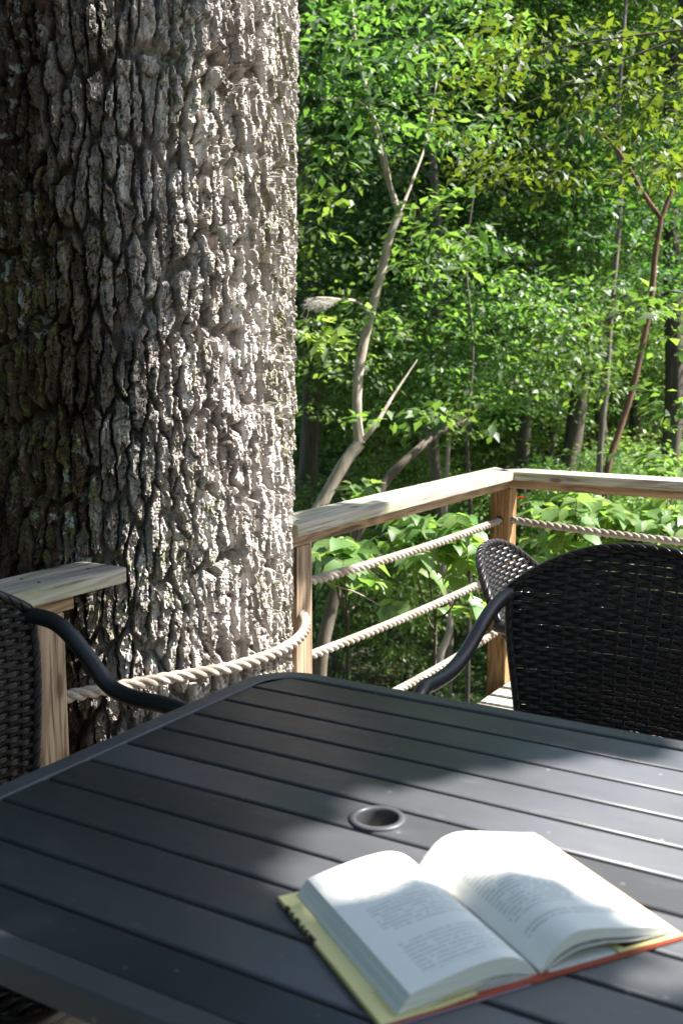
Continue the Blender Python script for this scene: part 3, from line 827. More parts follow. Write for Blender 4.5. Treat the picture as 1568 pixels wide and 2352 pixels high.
# ------------------------------------------------------------------ ropes
def rope(label, pts, r=.0152, n=None, group='ropes strung along the railing', pitchl=.10):
    pts = np.array(pts, float); base = pts[0].copy()
    L = np.linalg.norm(np.diff(spline(pts, 60), axis=0), axis=1).sum()
    m = n or int(L / .0042)
    C = spline(pts, m)
    s = np.concatenate([[0], np.cumsum(np.linalg.norm(np.diff(C, axis=0), axis=1))])
    T = np.gradient(C, axis=0); T /= np.linalg.norm(T, axis=1)[:, None]
    U = np.array([0, 0, 1.0]) - T * T[:, 2:3]; U /= np.linalg.norm(U, axis=1)[:, None]; B = np.cross(T, U)
    t = thing('rope', label, 'rope', tuple(base), group)
    k = 18; a = np.linspace(0, 2 * np.pi, k, endpoint=False)
    for j in range(3):
        ph = 2 * np.pi * (s / pitchl + j / 3) + .3 * np.sin(s * 9)
        ctr = C + r * .52 * (np.cos(ph)[:, None] * U + np.sin(ph)[:, None] * B)
        # yarns: ridges twisted against the lay
        tw = 2 * np.pi * s / (pitchl * .55)
        rr_ = r * .56 * (1 + .055 * np.cos(7 * (a[None, :] + tw[:, None])) + .05 * (vnoise(s * 60, s * 0 + j, 3)[:, None] - .5))
        Vv = ctr[:, None] + rr_[..., None] * (np.cos(a)[None, :, None] * U[:, None] + np.sin(a)[None, :, None] * B[:, None])
        V = Vv.reshape(-1, 3) - base
        obj('strand', mesh_np('strand', V, grid_faces(m, k, True), True, M_rope), t)
    return t
ym = YF + .0445
def sag(p, q, s_, n=7):
    p, q = np.array(p), np.array(q)
    return [p * (1 - t) + q * t - np.array([0, 0, 4 * s_ * t * (1 - t)]) for t in np.linspace(0, 1, n)]
lab = ['top rope of the left railing run, from the middle post to the corner post', 'second rope down in the left railing run, below the top rope', 'lowest rope of the left railing run, behind the chair arm']
for zz, s_, l in zip((.622, .378, .118), (.012, .012, .02), lab):
    rope(l, sag((2.70, ym, zz + .008), (XC + .03, ym, zz - .006), s_))
lab = ['top rope of the right railing run, shaded, starting at the corner post', 'second rope of the right railing run, hidden behind the chairs', 'lowest rope of the right railing run, hidden behind the chairs']
for zz, l in zip((.618, .372, .112), lab):
    rope(l, sag((XC + .0445, YF + .03, zz), (XC + .0445, -.33, zz), .035), pitchl=.10)
# rope round the trunk
pts = [(1.64, ym, .556), (1.74, ym - .028, .552), (1.90, ym - .080, .545)]
Rr = TR + .022
a0 = -108
for k_, a_ in enumerate(np.linspace(a0, 20, 22)):
    f = .42 + .58 * k_ / 21
    zz = .542 - .004 * math.sin(min(1, f * 1.6) * math.pi) + .05 * max(0, f - .6)
    pts.append((TC[0] - .021 * RT[0] * 0 + Rr * math.cos(rad(a_)), TC[1] + Rr * math.sin(rad(a_)), zz))
rope('rope running from the left post around the front of the huge trunk', pts)

# ------------------------------------------------------------------ table
ZTab = .72
TX0, TX1, TY0, TY1 = .694, 1.702, .132, 1.188
tab = thing('patio_table', 'dark grey slatted metal patio table with an umbrella hole', 'table', (1.1875, .66, 0))
TB = np.array([1.1875, .66, 0])
def rrect(x0, x1, y0, y1, r, k=10):
    out = []
    for cx_, cy_, a0 in ((x1 - r, y1 - r, 0), (x0 + r, y1 - r, 90), (x0 + r, y0 + r, 180), (x1 - r, y0 + r, 270)):
        for i in range(k + 1):
            a = rad(a0 + 90 * i / k); out.append((cx_ + r * math.cos(a), cy_ + r * math.sin(a)))
    return np.array(out)
RO = .105
# frame: swept profile between outer and inner outline
k = 12
outer = rrect(TX0, TX1, TY0, TY1, RO, k)
prof = [(0, -.032), (0, -.006), (.0015, -.002), (.005, 0), (.036, 0), (.0385, -.0015), (.0395, -.005), (.0395, -.03), (.030, -.03), (.030, -.032)]
rings = []
for ins, dz in prof:
    rr2 = rrect(TX0 + ins, TX1 - ins, TY0 + ins, TY1 - ins, RO - ins * .9, k)
    rings.append(np.column_stack([rr2, np.full(len(rr2), ZTab + dz)]))
A_ = np.array(rings)                                           # prof x ring x 3
npf, nr = A_.shape[:2]
V = A_.reshape(-1, 3) - TB
i = np.arange(npf)[:, None]; j = np.arange(nr)[None]
Q = np.stack([i * nr + j, ((i + 1) % npf) * nr + j, ((i + 1) % npf) * nr + (j + 1) % nr, i * nr + (j + 1) % nr], -1).reshape(-1, 4)
me = mesh_np('frame', V, Q, False, M_table); obj('frame', me, tab)
# slats
gr = [TX0 + .0425, .803, .886, .972, 1.059, 1.146, 1.229, 1.313, 1.398, 1.485, 1.573, 1.658]
gap = .0062
hc = np.array([1.1875, .660])
def corner_lim(xa):                                            # inner outline half extent in y at given x
    ins = .0425; r = RO - ins; 
    e = 0
    if xa > TX1 - ins - r: e = r - math.sqrt(max(r * r - (xa - (TX1 - ins - r)) ** 2, 0))
    if xa < TX0 + ins + r: e = r - math.sqrt(max(r * r - ((TX0 + ins + r) - xa) ** 2, 0))
    return TY0 + ins + e, TY1 - ins - e
for s_ in range(len(gr) - 1):
    xa, xb = gr[s_] + gap / 2, gr[s_ + 1] - gap / 2
    if s_ == 0: xa = TX0 + .0397
    nx = 9
    xs = np.linspace(xa, xb, nx)
    # cross profile: slightly crowned with rolled edges
    bm = bmesh.new(); top0, top1, bot0, bot1 = [], [], [], []
    for q, xx in enumerate(xs):
        ya, yb = corner_lim(xx)
        edge = min(xx - xa, xb - xx)
        dz = -.004 * max(0, 1 - edge / .006) ** 2 if edge < .006 else 0
        z = ZTab - .0015 + dz
        top0.append(bm.verts.new(Vector((xx - TB[0], ya - TB[1], z)))); top1.append(bm.verts.new(Vector((xx - TB[0], yb - TB[1], z))))
    xl = [xa, xa + .0012, xa + .003] + list(np.linspace(xa + .006, xb - .006, 5)) + [xb - .003, xb - .0012, xb]
    for v in list(bm.verts): bm.verts.remove(v)
    T0, T1 = [], []
    for xx in xl:
        ya, yb = corner_lim(xx); edge = min(xx - xa, xb - xx)
        dz = -.0022 * max(0, 1 - edge / .003) ** 2
        T0.append(bm.verts.new((xx - TB[0], ya - TB[1], ZTab - .0012 + dz))); T1.append(bm.verts.new((xx - TB[0], yb - TB[1], ZTab - .0012 + dz)))
    ya, yb = corner_lim(xa); B0 = [bm.verts.new((xa - TB[0], ya - TB[1], ZTab - .022)), bm.verts.new((xa - TB[0], yb - TB[1], ZTab - .022))]
    ya, yb = corner_lim(xb); B1 = [bm.verts.new((xb - TB[0], ya - TB[1], ZTab - .022)), bm.verts.new((xb - TB[0], yb - TB[1], ZTab - .022))]
    for q in range(len(xl) - 1): bm.faces.new((T0[q], T0[q + 1], T1[q + 1], T1[q]))
    bm.faces.new((B0[0], T0[0], T1[0], B0[1])); bm.faces.new((T0[-1], B1[0], B1[1], T1[-1]))
    bm.faces.new([B0[0], B1[0]] + T0[::-1]); bm.faces.new([B1[1], B0[1]] + T1)
    bm.faces.new((B0[0], B0[1], B1[1], B1[0]))
    for f in bm.faces: f.smooth = False
    for f in bm.faces[:]:
        pass
    me = bpy.data.meshes.new('slat'); bm.to_mesh(me); bm.free()
    for p_ in me.polygons[:len(xl) - 1]: p_.use_smooth = True
    so_ = obj('slat', me, tab, M_table)
    if s_ == 5:                                                # bore the umbrella hole
        cut = bmesh.new(); bmesh.ops.create_cone(cut, cap_ends=True, segments=40, radius1=.030, radius2=.030, depth=.2)
        cm = bpy.data.meshes.new('cut'); cut.to_mesh(cm); cut.free()
        co = bpy.data.objects.new('cut', cm); COL.objects.link(co); co.location = (hc[0], hc[1], ZTab)
        md = so_.modifiers.new('b', 'BOOLEAN'); md.operation = 'DIFFERENCE'; md.object = co; md.solver = 'EXACT'
        bpy.context.view_layer.update()
        ev = so_.evaluated_get(bpy.context.evaluated_depsgraph_get()); nm = bpy.data.meshes.new_from_object(ev)
        so_.modifiers.clear(); so_.data = nm
        for p_ in nm.polygons: p_.use_smooth = False
        bpy.data.objects.remove(co)
# umbrella ring (lathe)
pr = [(.0385, -.001), (.0388, .0005), (.0375, .0022), (.0345, .0034), (.0305, .0030), (.0288, .0010), (.0282, -.002), (.0280, -.05), (.0290, -.05), (.0292, -.004)]
a = np.linspace(0, 2 * np.pi, 48, endpoint=False)
V = np.array([[(r0 * math.cos(t_), r0 * math.sin(t_), z0) for t_ in a] for r0, z0 in pr]).reshape(-1, 3) + [hc[0] - TB[0], hc[1] - TB[1], ZTab]
obj('umbrella_ring', mesh_np('umbrella_ring', V, grid_faces(len(pr), 48, True), True, M_table), tab)
for (xx, yy) in ((TX0 + .06, TY0 + .06), (TX0 + .06, TY1 - .06), (TX1 - .06, TY0 + .06), (TX1 - .06, TY1 - .06)):
    me = board_mesh('leg', ZTab - .05 - ZD, .045, .045, .006); o = obj('leg', me, tab, M_table)
    o.rotation_euler = (0, math.pi / 2, 0); o.location = (xx - TB[0], yy - TB[1], (ZTab - .05 + ZD) / 2)
for yy in (TY0 + .35, TY1 - .35):
    me = board_mesh('crossbar', TX1 - TX0 - .08, .03, .02, .003); obj('crossbar', me, tab, M_table).location = (0, yy - TB[1], ZTab - .034)

# ------------------------------------------------------------------ wicker chairs
STRAND = np.array([(math.cos(t_) * .0020 if abs(math.cos(t_)) > .3 else math.cos(t_) * .0020, math.sin(t_) * .0060) for t_ in np.linspace(0, 2 * np.pi, 8, endpoint=False)])
def chair(label, loc, rz, z_arm=.80, z_top=.92, hwid=.30, arm_pts=(), lean=.12, barrel=.07, group=None, pit=.031, rowp=.0104, round_top=2.2, tip=0.0, seat_z=.42, back_x=-.27, arm_drop=.12, bottom_w=.80, top_narrow=0.0):
    """local: faces +x, width along y"""
    t = thing('wicker_chair', label, 'chair', loc, group, rz)
    zb = seat_z - .03
    def topz(u): return z_arm + (z_top - z_arm) * (1 - np.abs(u) ** round_top)
    def surf(u, z):
        v = np.clip((z - zb) / (z_top - zb), 0, 1.3)
        wd = hwid * (bottom_w + (1 - bottom_w) * sstep(0, .75, v)) * (1 - top_narrow * sstep(.7, 1.2, v))
        x = back_x - lean * v ** 1.3 + barrel * np.abs(u) ** 2.0 + tip * np.abs(u) ** 3 * v
        return np.stack([x, wd * u, z + 0 * u], -1)
    def normal(u, z):
        e = 1e-3; a_ = surf(u + e, z) - surf(u - e, z); b_ = surf(u, z + e) - surf(u, z - e)
        n_ = np.cross(a_, b_); return n_ / np.linalg.norm(n_, axis=-1)[..., None]
    ns = int(2 * hwid / pit); us = (np.arange(ns + 1) / ns) * 2 - 1
    # stakes: a pair of thin uprights
    for u0 in us:
        zt = float(topz(np.array(u0))) - .004
        zz = np.linspace(zb, zt, 26); Vs, Qs, off = [], [], 0
        for s_ in (-1, 1):
            U = np.full(26, u0) + s_ * .0022 / hwid; P = surf(U, zz); Nn = normal(U, zz)
            V, Q = tube_arrays(P, 1.0, prof=np.array([(math.cos(q) * .0017, math.sin(q) * .0021) for q in np.linspace(0, 2 * np.pi, 6, endpoint=False)]), up=Nn, off=off)
            Vs.append(V); Qs.append(Q); off += len(V)
        obj('stake', mesh_np('stake', np.vstack(Vs), np.vstack(Qs), True, M_wick), t)
    # woven rows
    nrow = int((z_top - .006 - zb) / rowp)
    r_ = np.random.default_rng(int(abs(loc[0]) * 100))
    for i_ in range(nrow):
        z = zb + rowp * (i_ + .5)
        # widest u with topz >= z
        uu = np.linspace(0, 1, 400); ok = topz(uu) - .004 >= z
        if not ok[0]: continue
        um = uu[ok][-1]
        if um < .12: continue
        m_ = int(2 * um * hwid / pit * 8) + 4
        U = np.linspace(-um, um, m_)
        ph = np.pi * (U + 1) / 2 * ns + (np.pi if i_ % 2 else 0)
        zz = z + .0004 * np.cos(ph) + r_.normal(0, .0007) + .0008 * np.sin(U * hwid * 9 + r_.uniform(0, 6.28))
        P = surf(U, zz); Nn = normal(U, zz)
        P = P + Nn * (.0042 * np.cos(ph))[:, None]
        V, Q = tube_arrays(P, 1.0, prof=STRAND, up=Nn)
        obj('strand', mesh_np('strand', V, Q, True, M_wick), t)
    # braided rim over the top and down both sides
    U = np.concatenate([np.full(30, -1.), np.linspace(-1, 1, 120)[1:-1], np.full(30, 1.)])
    ze = np.linspace(zb, z_arm, 30)
    Z = np.concatenate([ze, topz(np.linspace(-1, 1, 120))[1:-1], ze[::-1]])
    P = surf(U, Z); s = np.concatenate([[0], np.cumsum(np.linalg.norm(np.diff(P, axis=0), axis=1))])
    ii = np.linspace(0, s[-1], 420); Pr = np.stack([np.interp(ii, s, P[:, q]) for q in range(3)], 1)
    Uu = np.interp(ii, s, U); Zz = np.interp(ii, s, Z); Nn = normal(Uu, Zz)
    Tt = np.gradient(Pr, axis=0); Tt /= np.linalg.norm(Tt, axis=1)[:, None]; Bb = np.cross(Tt, Nn)
    tube_core = tube_arrays(Pr, .0085, 10)
    obj('rim_tube', mesh_np('rim_tube', *tube_core, True, M_wick), t)
    for j_ in range(3):
        ph = 2 * np.pi * (ii / .085 + j_ / 3)
        Pq = Pr + Nn * (.0085 * np.cos(ph))[:, None] + Bb * (.0075 * np.sin(ph))[:, None]
        V, Q = tube_arrays(Pq, 1.0, prof=STRAND * [1.5, 1.25], up=Nn * np.cos(ph)[:, None] + Bb * np.sin(ph)[:, None] + 1e-4)
        obj('rim_strand', mesh_np('rim_strand', V, Q, True, M_wick), t)
    # seat: frame, woven panel
    sw = hwid * bottom_w + .01; sx0, sx1 = back_x + .03, .24
    ol = rrect(sx0, sx1, -sw, sw, .05, 6); ol = np.vstack([ol, ol[:2]])
    V, Q = tube_arrays(np.column_stack([ol, np.full(len(ol), seat_z)]), .013, 10, up=(0, 0, 1)); obj('seat_frame', mesh_np('seat_frame', V, Q, True, M_wick), t)
    Vs, Qs, off = [], [], 0
    nr_ = int((sx1 - sx0) / .0125)
    for i_ in range(nr_):
        xx = sx0 + .006 + i_ * .0125; yy = np.linspace(-sw + .005, sw - .005, 90); ph = yy / pit * np.pi + (np.pi if i_ % 2 else 0)
        P = np.stack([np.full(90, xx), yy, seat_z + .008 + .0035 * np.cos(ph)], 1)
        V, Q = tube_arrays(P, 1.0, prof=STRAND * [1, 1.15], up=(0, 0, 1), off=off); Vs.append(V); Qs.append(Q); off += len(V)
    o = obj('seat', mesh_np('seat', np.vstack(Vs), np.vstack(Qs), True, M_wick), t); o['kind'] = 'stuff'
    me = board_mesh('seat_apron', sx1 - sx0, 2 * sw - .02, .05, .01); obj('seat_apron', me, t, M_wick).location = ((sx0 + sx1) / 2, 0, seat_z - .04)
    # arms and legs: one bent tube per side
    for s_ in (-1, 1):
        ps = surf(np.array(float(s_)), np.array(z_arm - .012)); yb = s_ * (hwid + .004)
        ap = arm_pts or ((.05, -.006), (.10, -.028), (.15, -.070), (.20, -.115), (.26, -.130), (.34, -.130), (.42, -.142))
        pa = [ps + [-.012, 0, .0]] + [[ps[0] + a_, yb + s_ * .004, z_arm - .012 + b_] for a_, b_ in ap]
        xl_, zl_ = ps[0] + ap[-1][0], z_arm - .012 + ap[-1][1]
        pa += [[xl_ + .05, yb, zl_ - .04], [xl_ + .07, yb, zl_ - .12], [xl_ + .08, yb, .3], [xl_ + .09, yb, ZD]]
        tube('arm', spline(pa, 130), .0165, M_arm, t, 16)
        pl = [surf(np.array(float(s_)), np.array(zb + .05)) + [0, 0, 0], [back_x - .03, s_ * hwid * .9, .2], [back_x - .08, s_ * hwid * .95, ZD]]
        tube('rear_leg', spline(pl, 16), .0140, M_arm, t, 12)
    return t
# right chair facing -X: local +x -> -X  (rz = 180deg)
chair('black wicker armchair across the table, its broad back filling the right edge', (2.065, .645, 0), math.pi,
      z_arm=.785, z_top=.897, hwid=.302, lean=.10, barrel=.045, group=None, round_top=2.3,
      arm_pts=((.08, -.022), (.15, -.050), (.21, -.082), (.27, -.108), (.33, -.120), (.40, -.122), (.45, -.122)))
# chair behind, facing -Y
chair('black wicker chair behind the first, near the rail corner, glossy rounded back', (2.835, .775, 0), rad(-90 + 8),
      z_arm=.655, z_top=.802, hwid=.30, lean=.15, barrel=.05, bottom_w=.45, round_top=2.6, arm_drop=.10)
# left chair facing -Y
chair('black wicker armchair at the left edge of the photo between table and rail', (1.160, 1.30, 0), rad(-90),
      z_arm=.835, z_top=.93, hwid=.295, lean=.075, barrel=.02, arm_drop=.125)

# ------------------------------------------------------------------ open book
def paper_mat(name, blocks, u0, u1, nlines=36, base=(.88, .86, .79)):
    t = NT(name)
    uv = t.n('UVMap'); sp = t.n('SeparateXYZ'); t.l(uv.outputs[0], sp.inputs[0]); u, v = sp.outputs[0], sp.outputs[1]
    ln = t.math('MULTIPLY', v, float(nlines)); fr = t.math('FRACT', ln); fl = t.math('FLOOR', ln)
    line = t.math('MULTIPLY', t.math('GREATER_THAN', fr, .32), t.math('LESS_THAN', fr, .72))
    cx_ = t.n('CombineXYZ'); t.l(t.math('MULTIPLY', u, 26.0), cx_.inputs[0]); t.l(t.math('MULTIPLY', fl, 7.31), cx_.inputs[1])
    nz = t.noise(cx_.outputs[0], 1.0, 2, .6); word = t.math('GREATER_THAN', nz, .42)
    c2 = t.n('CombineXYZ'); t.l(t.math('MULTIPLY', u, 150.0), c2.inputs[0]); t.l(t.math('MULTIPLY', v, 260.0), c2.inputs[1])
    let = t.math('GREATER_THAN', t.noise(c2.outputs[0], 1.0, 1), .44)
    blk = None
    for (a0, a1) in blocks:
        m_ = t.math('MULTIPLY', t.math('GREATER_THAN', v, a0), t.math('LESS_THAN', v, a1)); blk = m_ if blk is None else t.math('MAXIMUM', blk, m_)
    m_ = t.math('MULTIPLY', t.math('GREATER_THAN', u, u0), t.math('LESS_THAN', u, u1))
    tot = t.math('MULTIPLY', t.math('MULTIPLY', t.math('MULTIPLY', line, word), t.math('MULTIPLY', blk, m_)), let)
    c = t.mix(t.math('MULTIPLY', tot, .55), base, (.16, .16, .17))
    t.l(c, t.b.inputs['Base Color']); t.set(t.b, Roughness=.8); t.b.inputs['Specular IOR Level'].default_value = .2
    return t.m
M_pl = paper_mat('left_page_paper', ((.075, .095), (.12, .33), (.40, .62), (.69, .93)), .17, .93)
M_pr = paper_mat('right_page_paper', ((.06, .075), (.12, .74), (.80, .86)), .10, .86)
def edge_mat():
    t = NT('page_edges'); v = t.coord((2, 2, 900)); n = t.noise(v, 1, 2)
    t.l(t.ramp(n, [(.35, (.50, .50, .46)), (.65, (.74, .73, .68))]), t.b.inputs['Base Color']); t.set(t.b, Roughness=.9); return t.m
M_pe = edge_mat()
M_yel = paper_mat('yellow_jacket_flap', ((.1, .18), (.2, .3), (.32, .38), (.4, .47), (.5, .56), (.58, .62), (.65, .72), (.75, .80), (.83, .9)), .50, .80, 60, (.78, .69, .33))
M_red = plain('red_cover_cloth', (.42, .085, .05), .6, .3)
M_lav = plain('pale_jacket', (.38, .36, .50), .4, .5)
M_end = plain('endpaper', (.72, .70, .64), .8, .2)
M_yp = plain('yellow_paper', (.64, .55, .24), .5, .4)
M_blk = plain('dark_print', (.035, .025, .02), .5, .4)
BO = onZ(1243, 2256, ZTab); BO = np.array([BO[0], BO[1], ZTab])
EA = rad(56)
book = thing('open_book', 'thick hardback book lying open on the table with a yellow jacket flap', 'book', tuple(BO + [0, 0, .0008]), rz=EA - math.pi / 2)
BH = .259
# local: x = across (w), y = along the spine, v runs from the top (y=BH) down
def sheet(name, prof, y0, y1, mat, thick=None, ny=10, flipu=False, parent=book, smooth=True):
    """prof: list of (x,z) from outer edge to gutter"""
    P = np.array(prof, float); P3 = np.column_stack([P[:, 0], np.zeros(len(P)), P[:, 1]])
    P3 = spline(P3, 28); n_ = len(P3)
    ys = np.linspace(y0, y1, ny); V = []
    for y in ys:
        q = P3.copy(); q[:, 1] = y; V.append(q)
    V = np.array(V).reshape(-1, 3); Q = grid_faces(ny, n_)
    me = mesh_np(name, V, Q, smooth, mat)
    uvl = me.uv_layers.new(name='UVMap')
    s = np.concatenate([[0], np.cumsum(np.linalg.norm(np.diff(P3, axis=0), axis=1))]); s /= s[-1]
    uu = np.tile(s, ny); vv = np.repeat(1 - (ys - y0) / (y1 - y0), n_)
    li = np.empty(len(me.loops), np.int32); me.loops.foreach_get('vertex_index', li)
    uvl.data.foreach_set('uv', np.stack([uu[li], vv[li]], 1).ravel().astype(np.float32))
    return obj(name, me, parent)
def slab(name, top, bot, y0, y1, mat, parent=book):
    """closed solid between a top profile and a bottom profile"""
    def s3(pr): return spline(np.column_stack([np.array(pr)[:, 0], np.zeros(len(pr)), np.array(pr)[:, 1]]), 28)
    T_, B_ = s3(top), s3(bot); loop = np.vstack([T_, B_[::-1]]); n_ = len(loop)
    V = np.vstack([loop + [0, y0, 0], loop + [0, y1, 0]])
    me = bpy.data.meshes.new(name)
    fs = [(i, (i + 1) % n_, n_ + (i + 1) % n_, n_ + i) for i in range(n_)]
    k = 28
    for e in (0, n_):
        for i in range(k - 1):
            f = (e + i, e + i + 1, e + n_ - 2 - i, e + n_ - 1 - i); fs.append(f if e == 0 else f[::-1])
    me.from_pydata([tuple(v) for v in V], [], fs); me.materials.append(mat); me.update()
    return obj(name, me, parent)
# boards
ct = .0030
slab('cover_board', [(-.178, ct), (-.09, ct), (-.012, ct + .001)], [(-.178, 0), (-.09, 0), (-.012, .001)], 0, BH, M_red)
slab('cover_board', [(.186, ct), (.09, ct), (.012, ct + .001)], [(.186, 0), (.09, 0), (.012, .001)], 0, BH, M_red)
slab('spine', [(-.0115, .0045), (0, .003), (.0115, .0045)], [(-.0115, .001), (0, -.0002), (.0115, .001)], 0, BH, M_red)
slab('jacket', [(-.1795, -.0001), (-.09, -.0001), (-.013, .0004)], [(-.1795, -.0006), (-.09, -.0006), (-.013, -.0001)], -.0012, BH + .001, M_lav)
# jacket flap folded over the left board
slab('jacket_edge', [(-.1800, ct + .0014), (-.1795, ct + .0016), (-.1783, ct + .0016)], [(-.1800, -.0003), (-.1795, -.0005), (-.1783, -.0005)], -.001, BH + .001, M_yp)
sheet('jacket_flap', [(-.1790, ct + .0012), (-.15, ct + .0014), (-.11, ct + .0018), (-.075, ct + .004)], -.001, BH + .001, M_yel)
slab('flap_print', [(-.1802, ct + .0015), (-.1792, ct + .0018), (-.1765, ct + .0018)], [(-.1803, .0003), (-.1798, .0003), (-.1795, .0003)], BH * .60, BH * .66, M_blk)
for k_, (a0, a1) in enumerate(((.67, .70), (.715, .735), (.76, .80), (.83, .85), (.87, .91))):
    slab('flap_print', [(-.1802, ct + .0015), (-.1792, ct + .0018), (-.1770, ct + .0018)], [(-.1803, .0003), (-.1798, .0003), (-.1795, .0003)], BH * a0, BH * a1, M_blk)
# left page block
LT = [(-.146, .0215), (-.120, .0262), (-.085, .0315), (-.050, .0335), (-.028, .0290), (-.012, .0185), (-.002, .0070)]
LB = [(-.160, ct + .0020), (-.120, ct + .006), (-.085, ct + .0105), (-.050, ct + .0125), (-.028, .0120), (-.012, .0075), (-.002, .0045)]
y0p, y1p = .006, BH - .006
slab('page_block', LT, LB, y0p, y1p, M_pe)
sheet('left_page', [(x_, z_ + .0004) for x_, z_ in LT], y0p - .0002, y1p + .0002, M_pl)
for dz, x1_ in ((.0018, -.03), (.0045, -.025), (.0070, -.03)):
    slab('loose_page', [(-.158, ct + dz * .35), (-.12, ct + dz * .9), (-.07, ct + dz * 1.5), (x1_, ct + dz), (-.006, ct + .001)],
         [(-.158, ct + dz * .35 - .0006), (-.12, ct + dz * .9 - .0008), (-.07, ct + dz * 1.5 - .001), (x1_, ct + dz - .001), (-.006, ct + .0004)], y0p, y1p - .002, M_pe)
sheet('flap_corner', [(-.165, ct + .0016), (-.12, ct + .0035), (-.095, ct + .0075), (-.068, ct + .0095)], .0035, .05, M_yp)
# right page block, arched clear of the cover
RTp = [(.168, .0150), (.150, .0185), (.115, .0262), (.080, .0345), (.050, .0385), (.028, .0330), (.012, .0200), (.002, .0075)]
RBp = [(.176, .0095), (.150, .0105), (.115, .0165), (.080, .0235), (.050, .0255), (.028, .0205), (.012, .0110), (.002, .0045)]
slab('page_block', RTp, RBp, y0p, y1p, M_pe)
sheet('right_page', [(x_, z_ + .0004) for x_, z_ in RTp[::-1]], y0p - .0002, y1p + .0002, M_pr)
slab('loose_page', [(.170, .0080), (.12, .0115), (.08, .0190), (.045, .0195), (.02, .012), (.004, .0052)],
     [(.170, .0068), (.12, .0103), (.08, .0175), (.045, .018), (.02, .0105), (.004, .0045)], y0p, y1p, M_pe)
sheet('endpaper', [(.178, ct + .0010), (.10, ct + .0010), (.03, ct + .0016), (.012, ct + .0022)], .003, BH - .003, M_end)
slab('jacket_flap', [(.183, ct + .0020), (.14, ct + .0024), (.098, ct + .0030)], [(.183, ct + .0013), (.14, ct + .0016), (.098, ct + .0022)], .001, BH, M_yp)
slab('flap_picture', [(.165, ct + .0026), (.135, ct + .0030), (.108, ct + .0036)], [(.165, ct + .0021), (.135, ct + .0025), (.108, ct + .0031)], .006, .08, M_blk)

# ------------------------------------------------------------------ leafy saplings just beyond the rail: every leaf its own part
def leaf_me(seed, mat):
    r_ = np.random.default_rng(seed)
    b_ = LEAF8.copy(); b_[:, 0] *= r_.uniform(.95, 1.25); b_[:, 2] += -.18 * b_[:, 1] ** 2 * r_.uniform(.3, 1.4); b_[:, 0] += .05 * r_.normal() * b_[:, 1]
    me = mesh_np('leaf', b_, np.array(LEAF8F), True, mat); return me
LM = [leaf_me(400 + k, M_leafn) for k in range(6)]; LMr = leaf_me(410, M_rleaf)
def sapling(label, regions, base, seed, nleaf=230, L=.125, red=2):
    r_ = np.random.default_rng(seed)
    t = thing('leafy_sapling', label, 'sapling', tuple(base))
    base = np.array(base, float); cnt = 0; paths = []
    tw = []
    for (x0, x1, y0, y1, d0, d1, m) in regions:
        for _ in range(m): tw.append(at(r_.uniform(x0, x1), r_.uniform(y0, y1), r_.uniform(d0, d1)))
    tw = np.array(tw); cen = tw.mean(0); cen[2] = np.median(tw[:, 2]) - .28
    paths.append((rel([base, base * .6 + cen * .4 + [.06, .03, 0], cen], base), .016, .008, 16))
    hubs = []
    for q_ in range(5):
        h_ = tw[r_.integers(len(tw))] * .55 + cen * .45; h_[2] = cen[2] + .12
        s0_ = base + (cen - base) * r_.uniform(.93, 1.0); hubs.append(h_)
        paths.append((rel([s0_, (s0_ + h_) / 2 - [0, 0, .05], h_], base), .006, .004, 10))
    hubs = np.array(hubs)
    per = max(3, nleaf // len(tw))
    for e in tw:
        cen = hubs[np.argmin(np.linalg.norm(hubs - e, axis=1))]
        out = e - cen; m_ = cen + out * .5 + [0, 0, .08]
        q = rel([cen, m_, e], base); paths.append((q, .0035, .0016, 12)); sp = spline(q, 12)
        d = sp[-1] - sp[-3]; d[2] *= .3; d /= np.linalg.norm(d)
        for i_ in range(per):
            f = i_ / per; p_ = sp[-1] - d * (.26 * f) + [0, 0, -.02 * f * f]
            side = np.cross(d, [0, 0, 1]) * (1 if i_ % 2 else -1)
            dr = d * .6 + side * r_.uniform(.5, 1.1) + r_.normal(0, .2, 3); dr[2] -= .2; dr /= np.linalg.norm(dr)
            nn = np.array([0, 0, 1.]) + r_.normal(0, .30, 3); nn -= dr * nn.dot(dr); nn /= np.linalg.norm(nn); ss = np.cross(dr, nn)
            s_ = L * r_.uniform(.6, 1.2)
            o = obj('leaf', LMr if cnt < red else LM[cnt % 6], t); cnt += 1
            o.matrix_local = Matrix(((ss[0] * s_, dr[0] * s_, nn[0] * s_, p_[0]), (ss[1] * s_, dr[1] * s_, nn[1] * s_, p_[1]), (ss[2] * s_, dr[2] * s_, nn[2] * s_, p_[2]), (0, 0, 0, 1)))
    obj('stem', limbs_mesh('stem', paths, M_trunkd, 6), t)
def gb(x, d):
    g = at(x, 1300, d); return (g[0], g[1], -2.7)
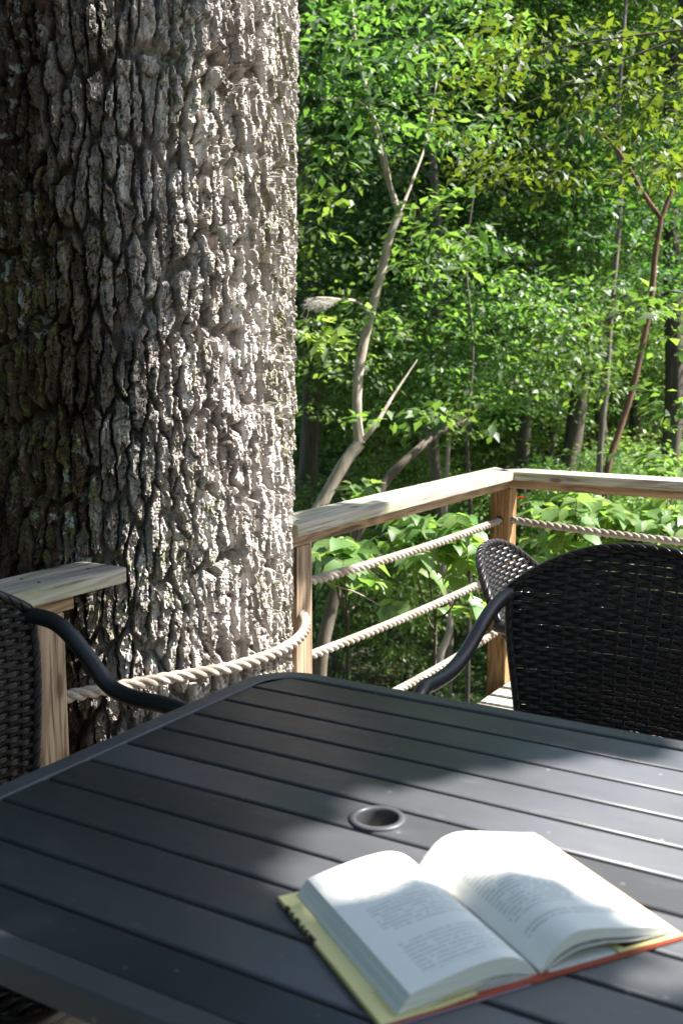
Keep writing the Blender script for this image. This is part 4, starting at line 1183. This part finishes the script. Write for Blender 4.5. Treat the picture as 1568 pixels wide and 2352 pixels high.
sapling('bright broad-leaved sapling seen through the ropes beside the middle post', [(725, 850, 1235, 1300, 4.3, 5.2, 14), (720, 900, 1280, 1340, 4.6, 5.4, 8), (790, 870, 1100, 1120, 5, 5.6, 3)], gb(790, 5), 1, 210, red=0)
sapling('broad-leaved sapling seen through the ropes left of the corner post', [(880, 1120, 1170, 1260, 4.8, 5.8, 24), (950, 1130, 1250, 1330, 4.8, 5.6, 10), (1050, 1110, 1400, 1440, 5, 5.6, 2)], gb(1000, 5.3), 2, 290, red=2)
sapling('broad-leaved sapling filling the gap under the right rail next to the corner post', [(1195, 1380, 1130, 1190, 5.2, 6.4, 22), (1190, 1380, 1190, 1290, 5.2, 6.2, 16), (1200, 1300, 1070, 1095, 5.8, 6.4, 4)], gb(1290, 5.8), 3, 296, red=1)
sapling('broad-leaved sapling under the right rail at the right edge of the photo', [(1370, 1620, 1150, 1210, 5, 6.2, 20), (1380, 1620, 1200, 1290, 5, 6.2, 16), (1470, 1600, 1040, 1075, 5.8, 6.6, 5)], gb(1490, 5.6), 4, 296, red=1)
# dangling twig with a few leaves below the middle rope
tw = thing('dangling_twig', 'thin bare twig with a few pale leaves hanging below the top rope', 'twig', tuple(at(722, 1325, 4.6)))
b = np.array(tw.location)
p = [at(722, 1325, 4.6), at(770, 1345, 4.6), at(820, 1362, 4.6), at(862, 1385, 4.6), at(875, 1392, 4.6)]
obj('stem', limbs_mesh('stem', [(rel(p, b), .004, .0025, 20)], M_trunk, 6), tw)
rr3 = np.random.default_rng(8)
for q in range(7):
    e = at(868 + q * 6, 1388 + 2 * q, 4.6) - b; dr = np.array([.2 * rr3.normal(), .2 * rr3.normal(), -.8]) if q % 2 else RT * .8 + [0, 0, .1]
    dr = dr / np.linalg.norm(dr); nn = np.array(-FW) + rr3.normal(0, .4, 3); nn -= dr * nn.dot(dr); nn /= np.linalg.norm(nn); ss = np.cross(dr, nn); s_ = .09
    o = obj('leaf', LM[q % 6], tw)
    o.matrix_local = Matrix(((ss[0] * s_, dr[0] * s_, nn[0] * s_, e[0]), (ss[1] * s_, dr[1] * s_, nn[1] * s_, e[1]), (ss[2] * s_, dr[2] * s_, nn[2] * s_, e[2]), (0, 0, 0, 1)))
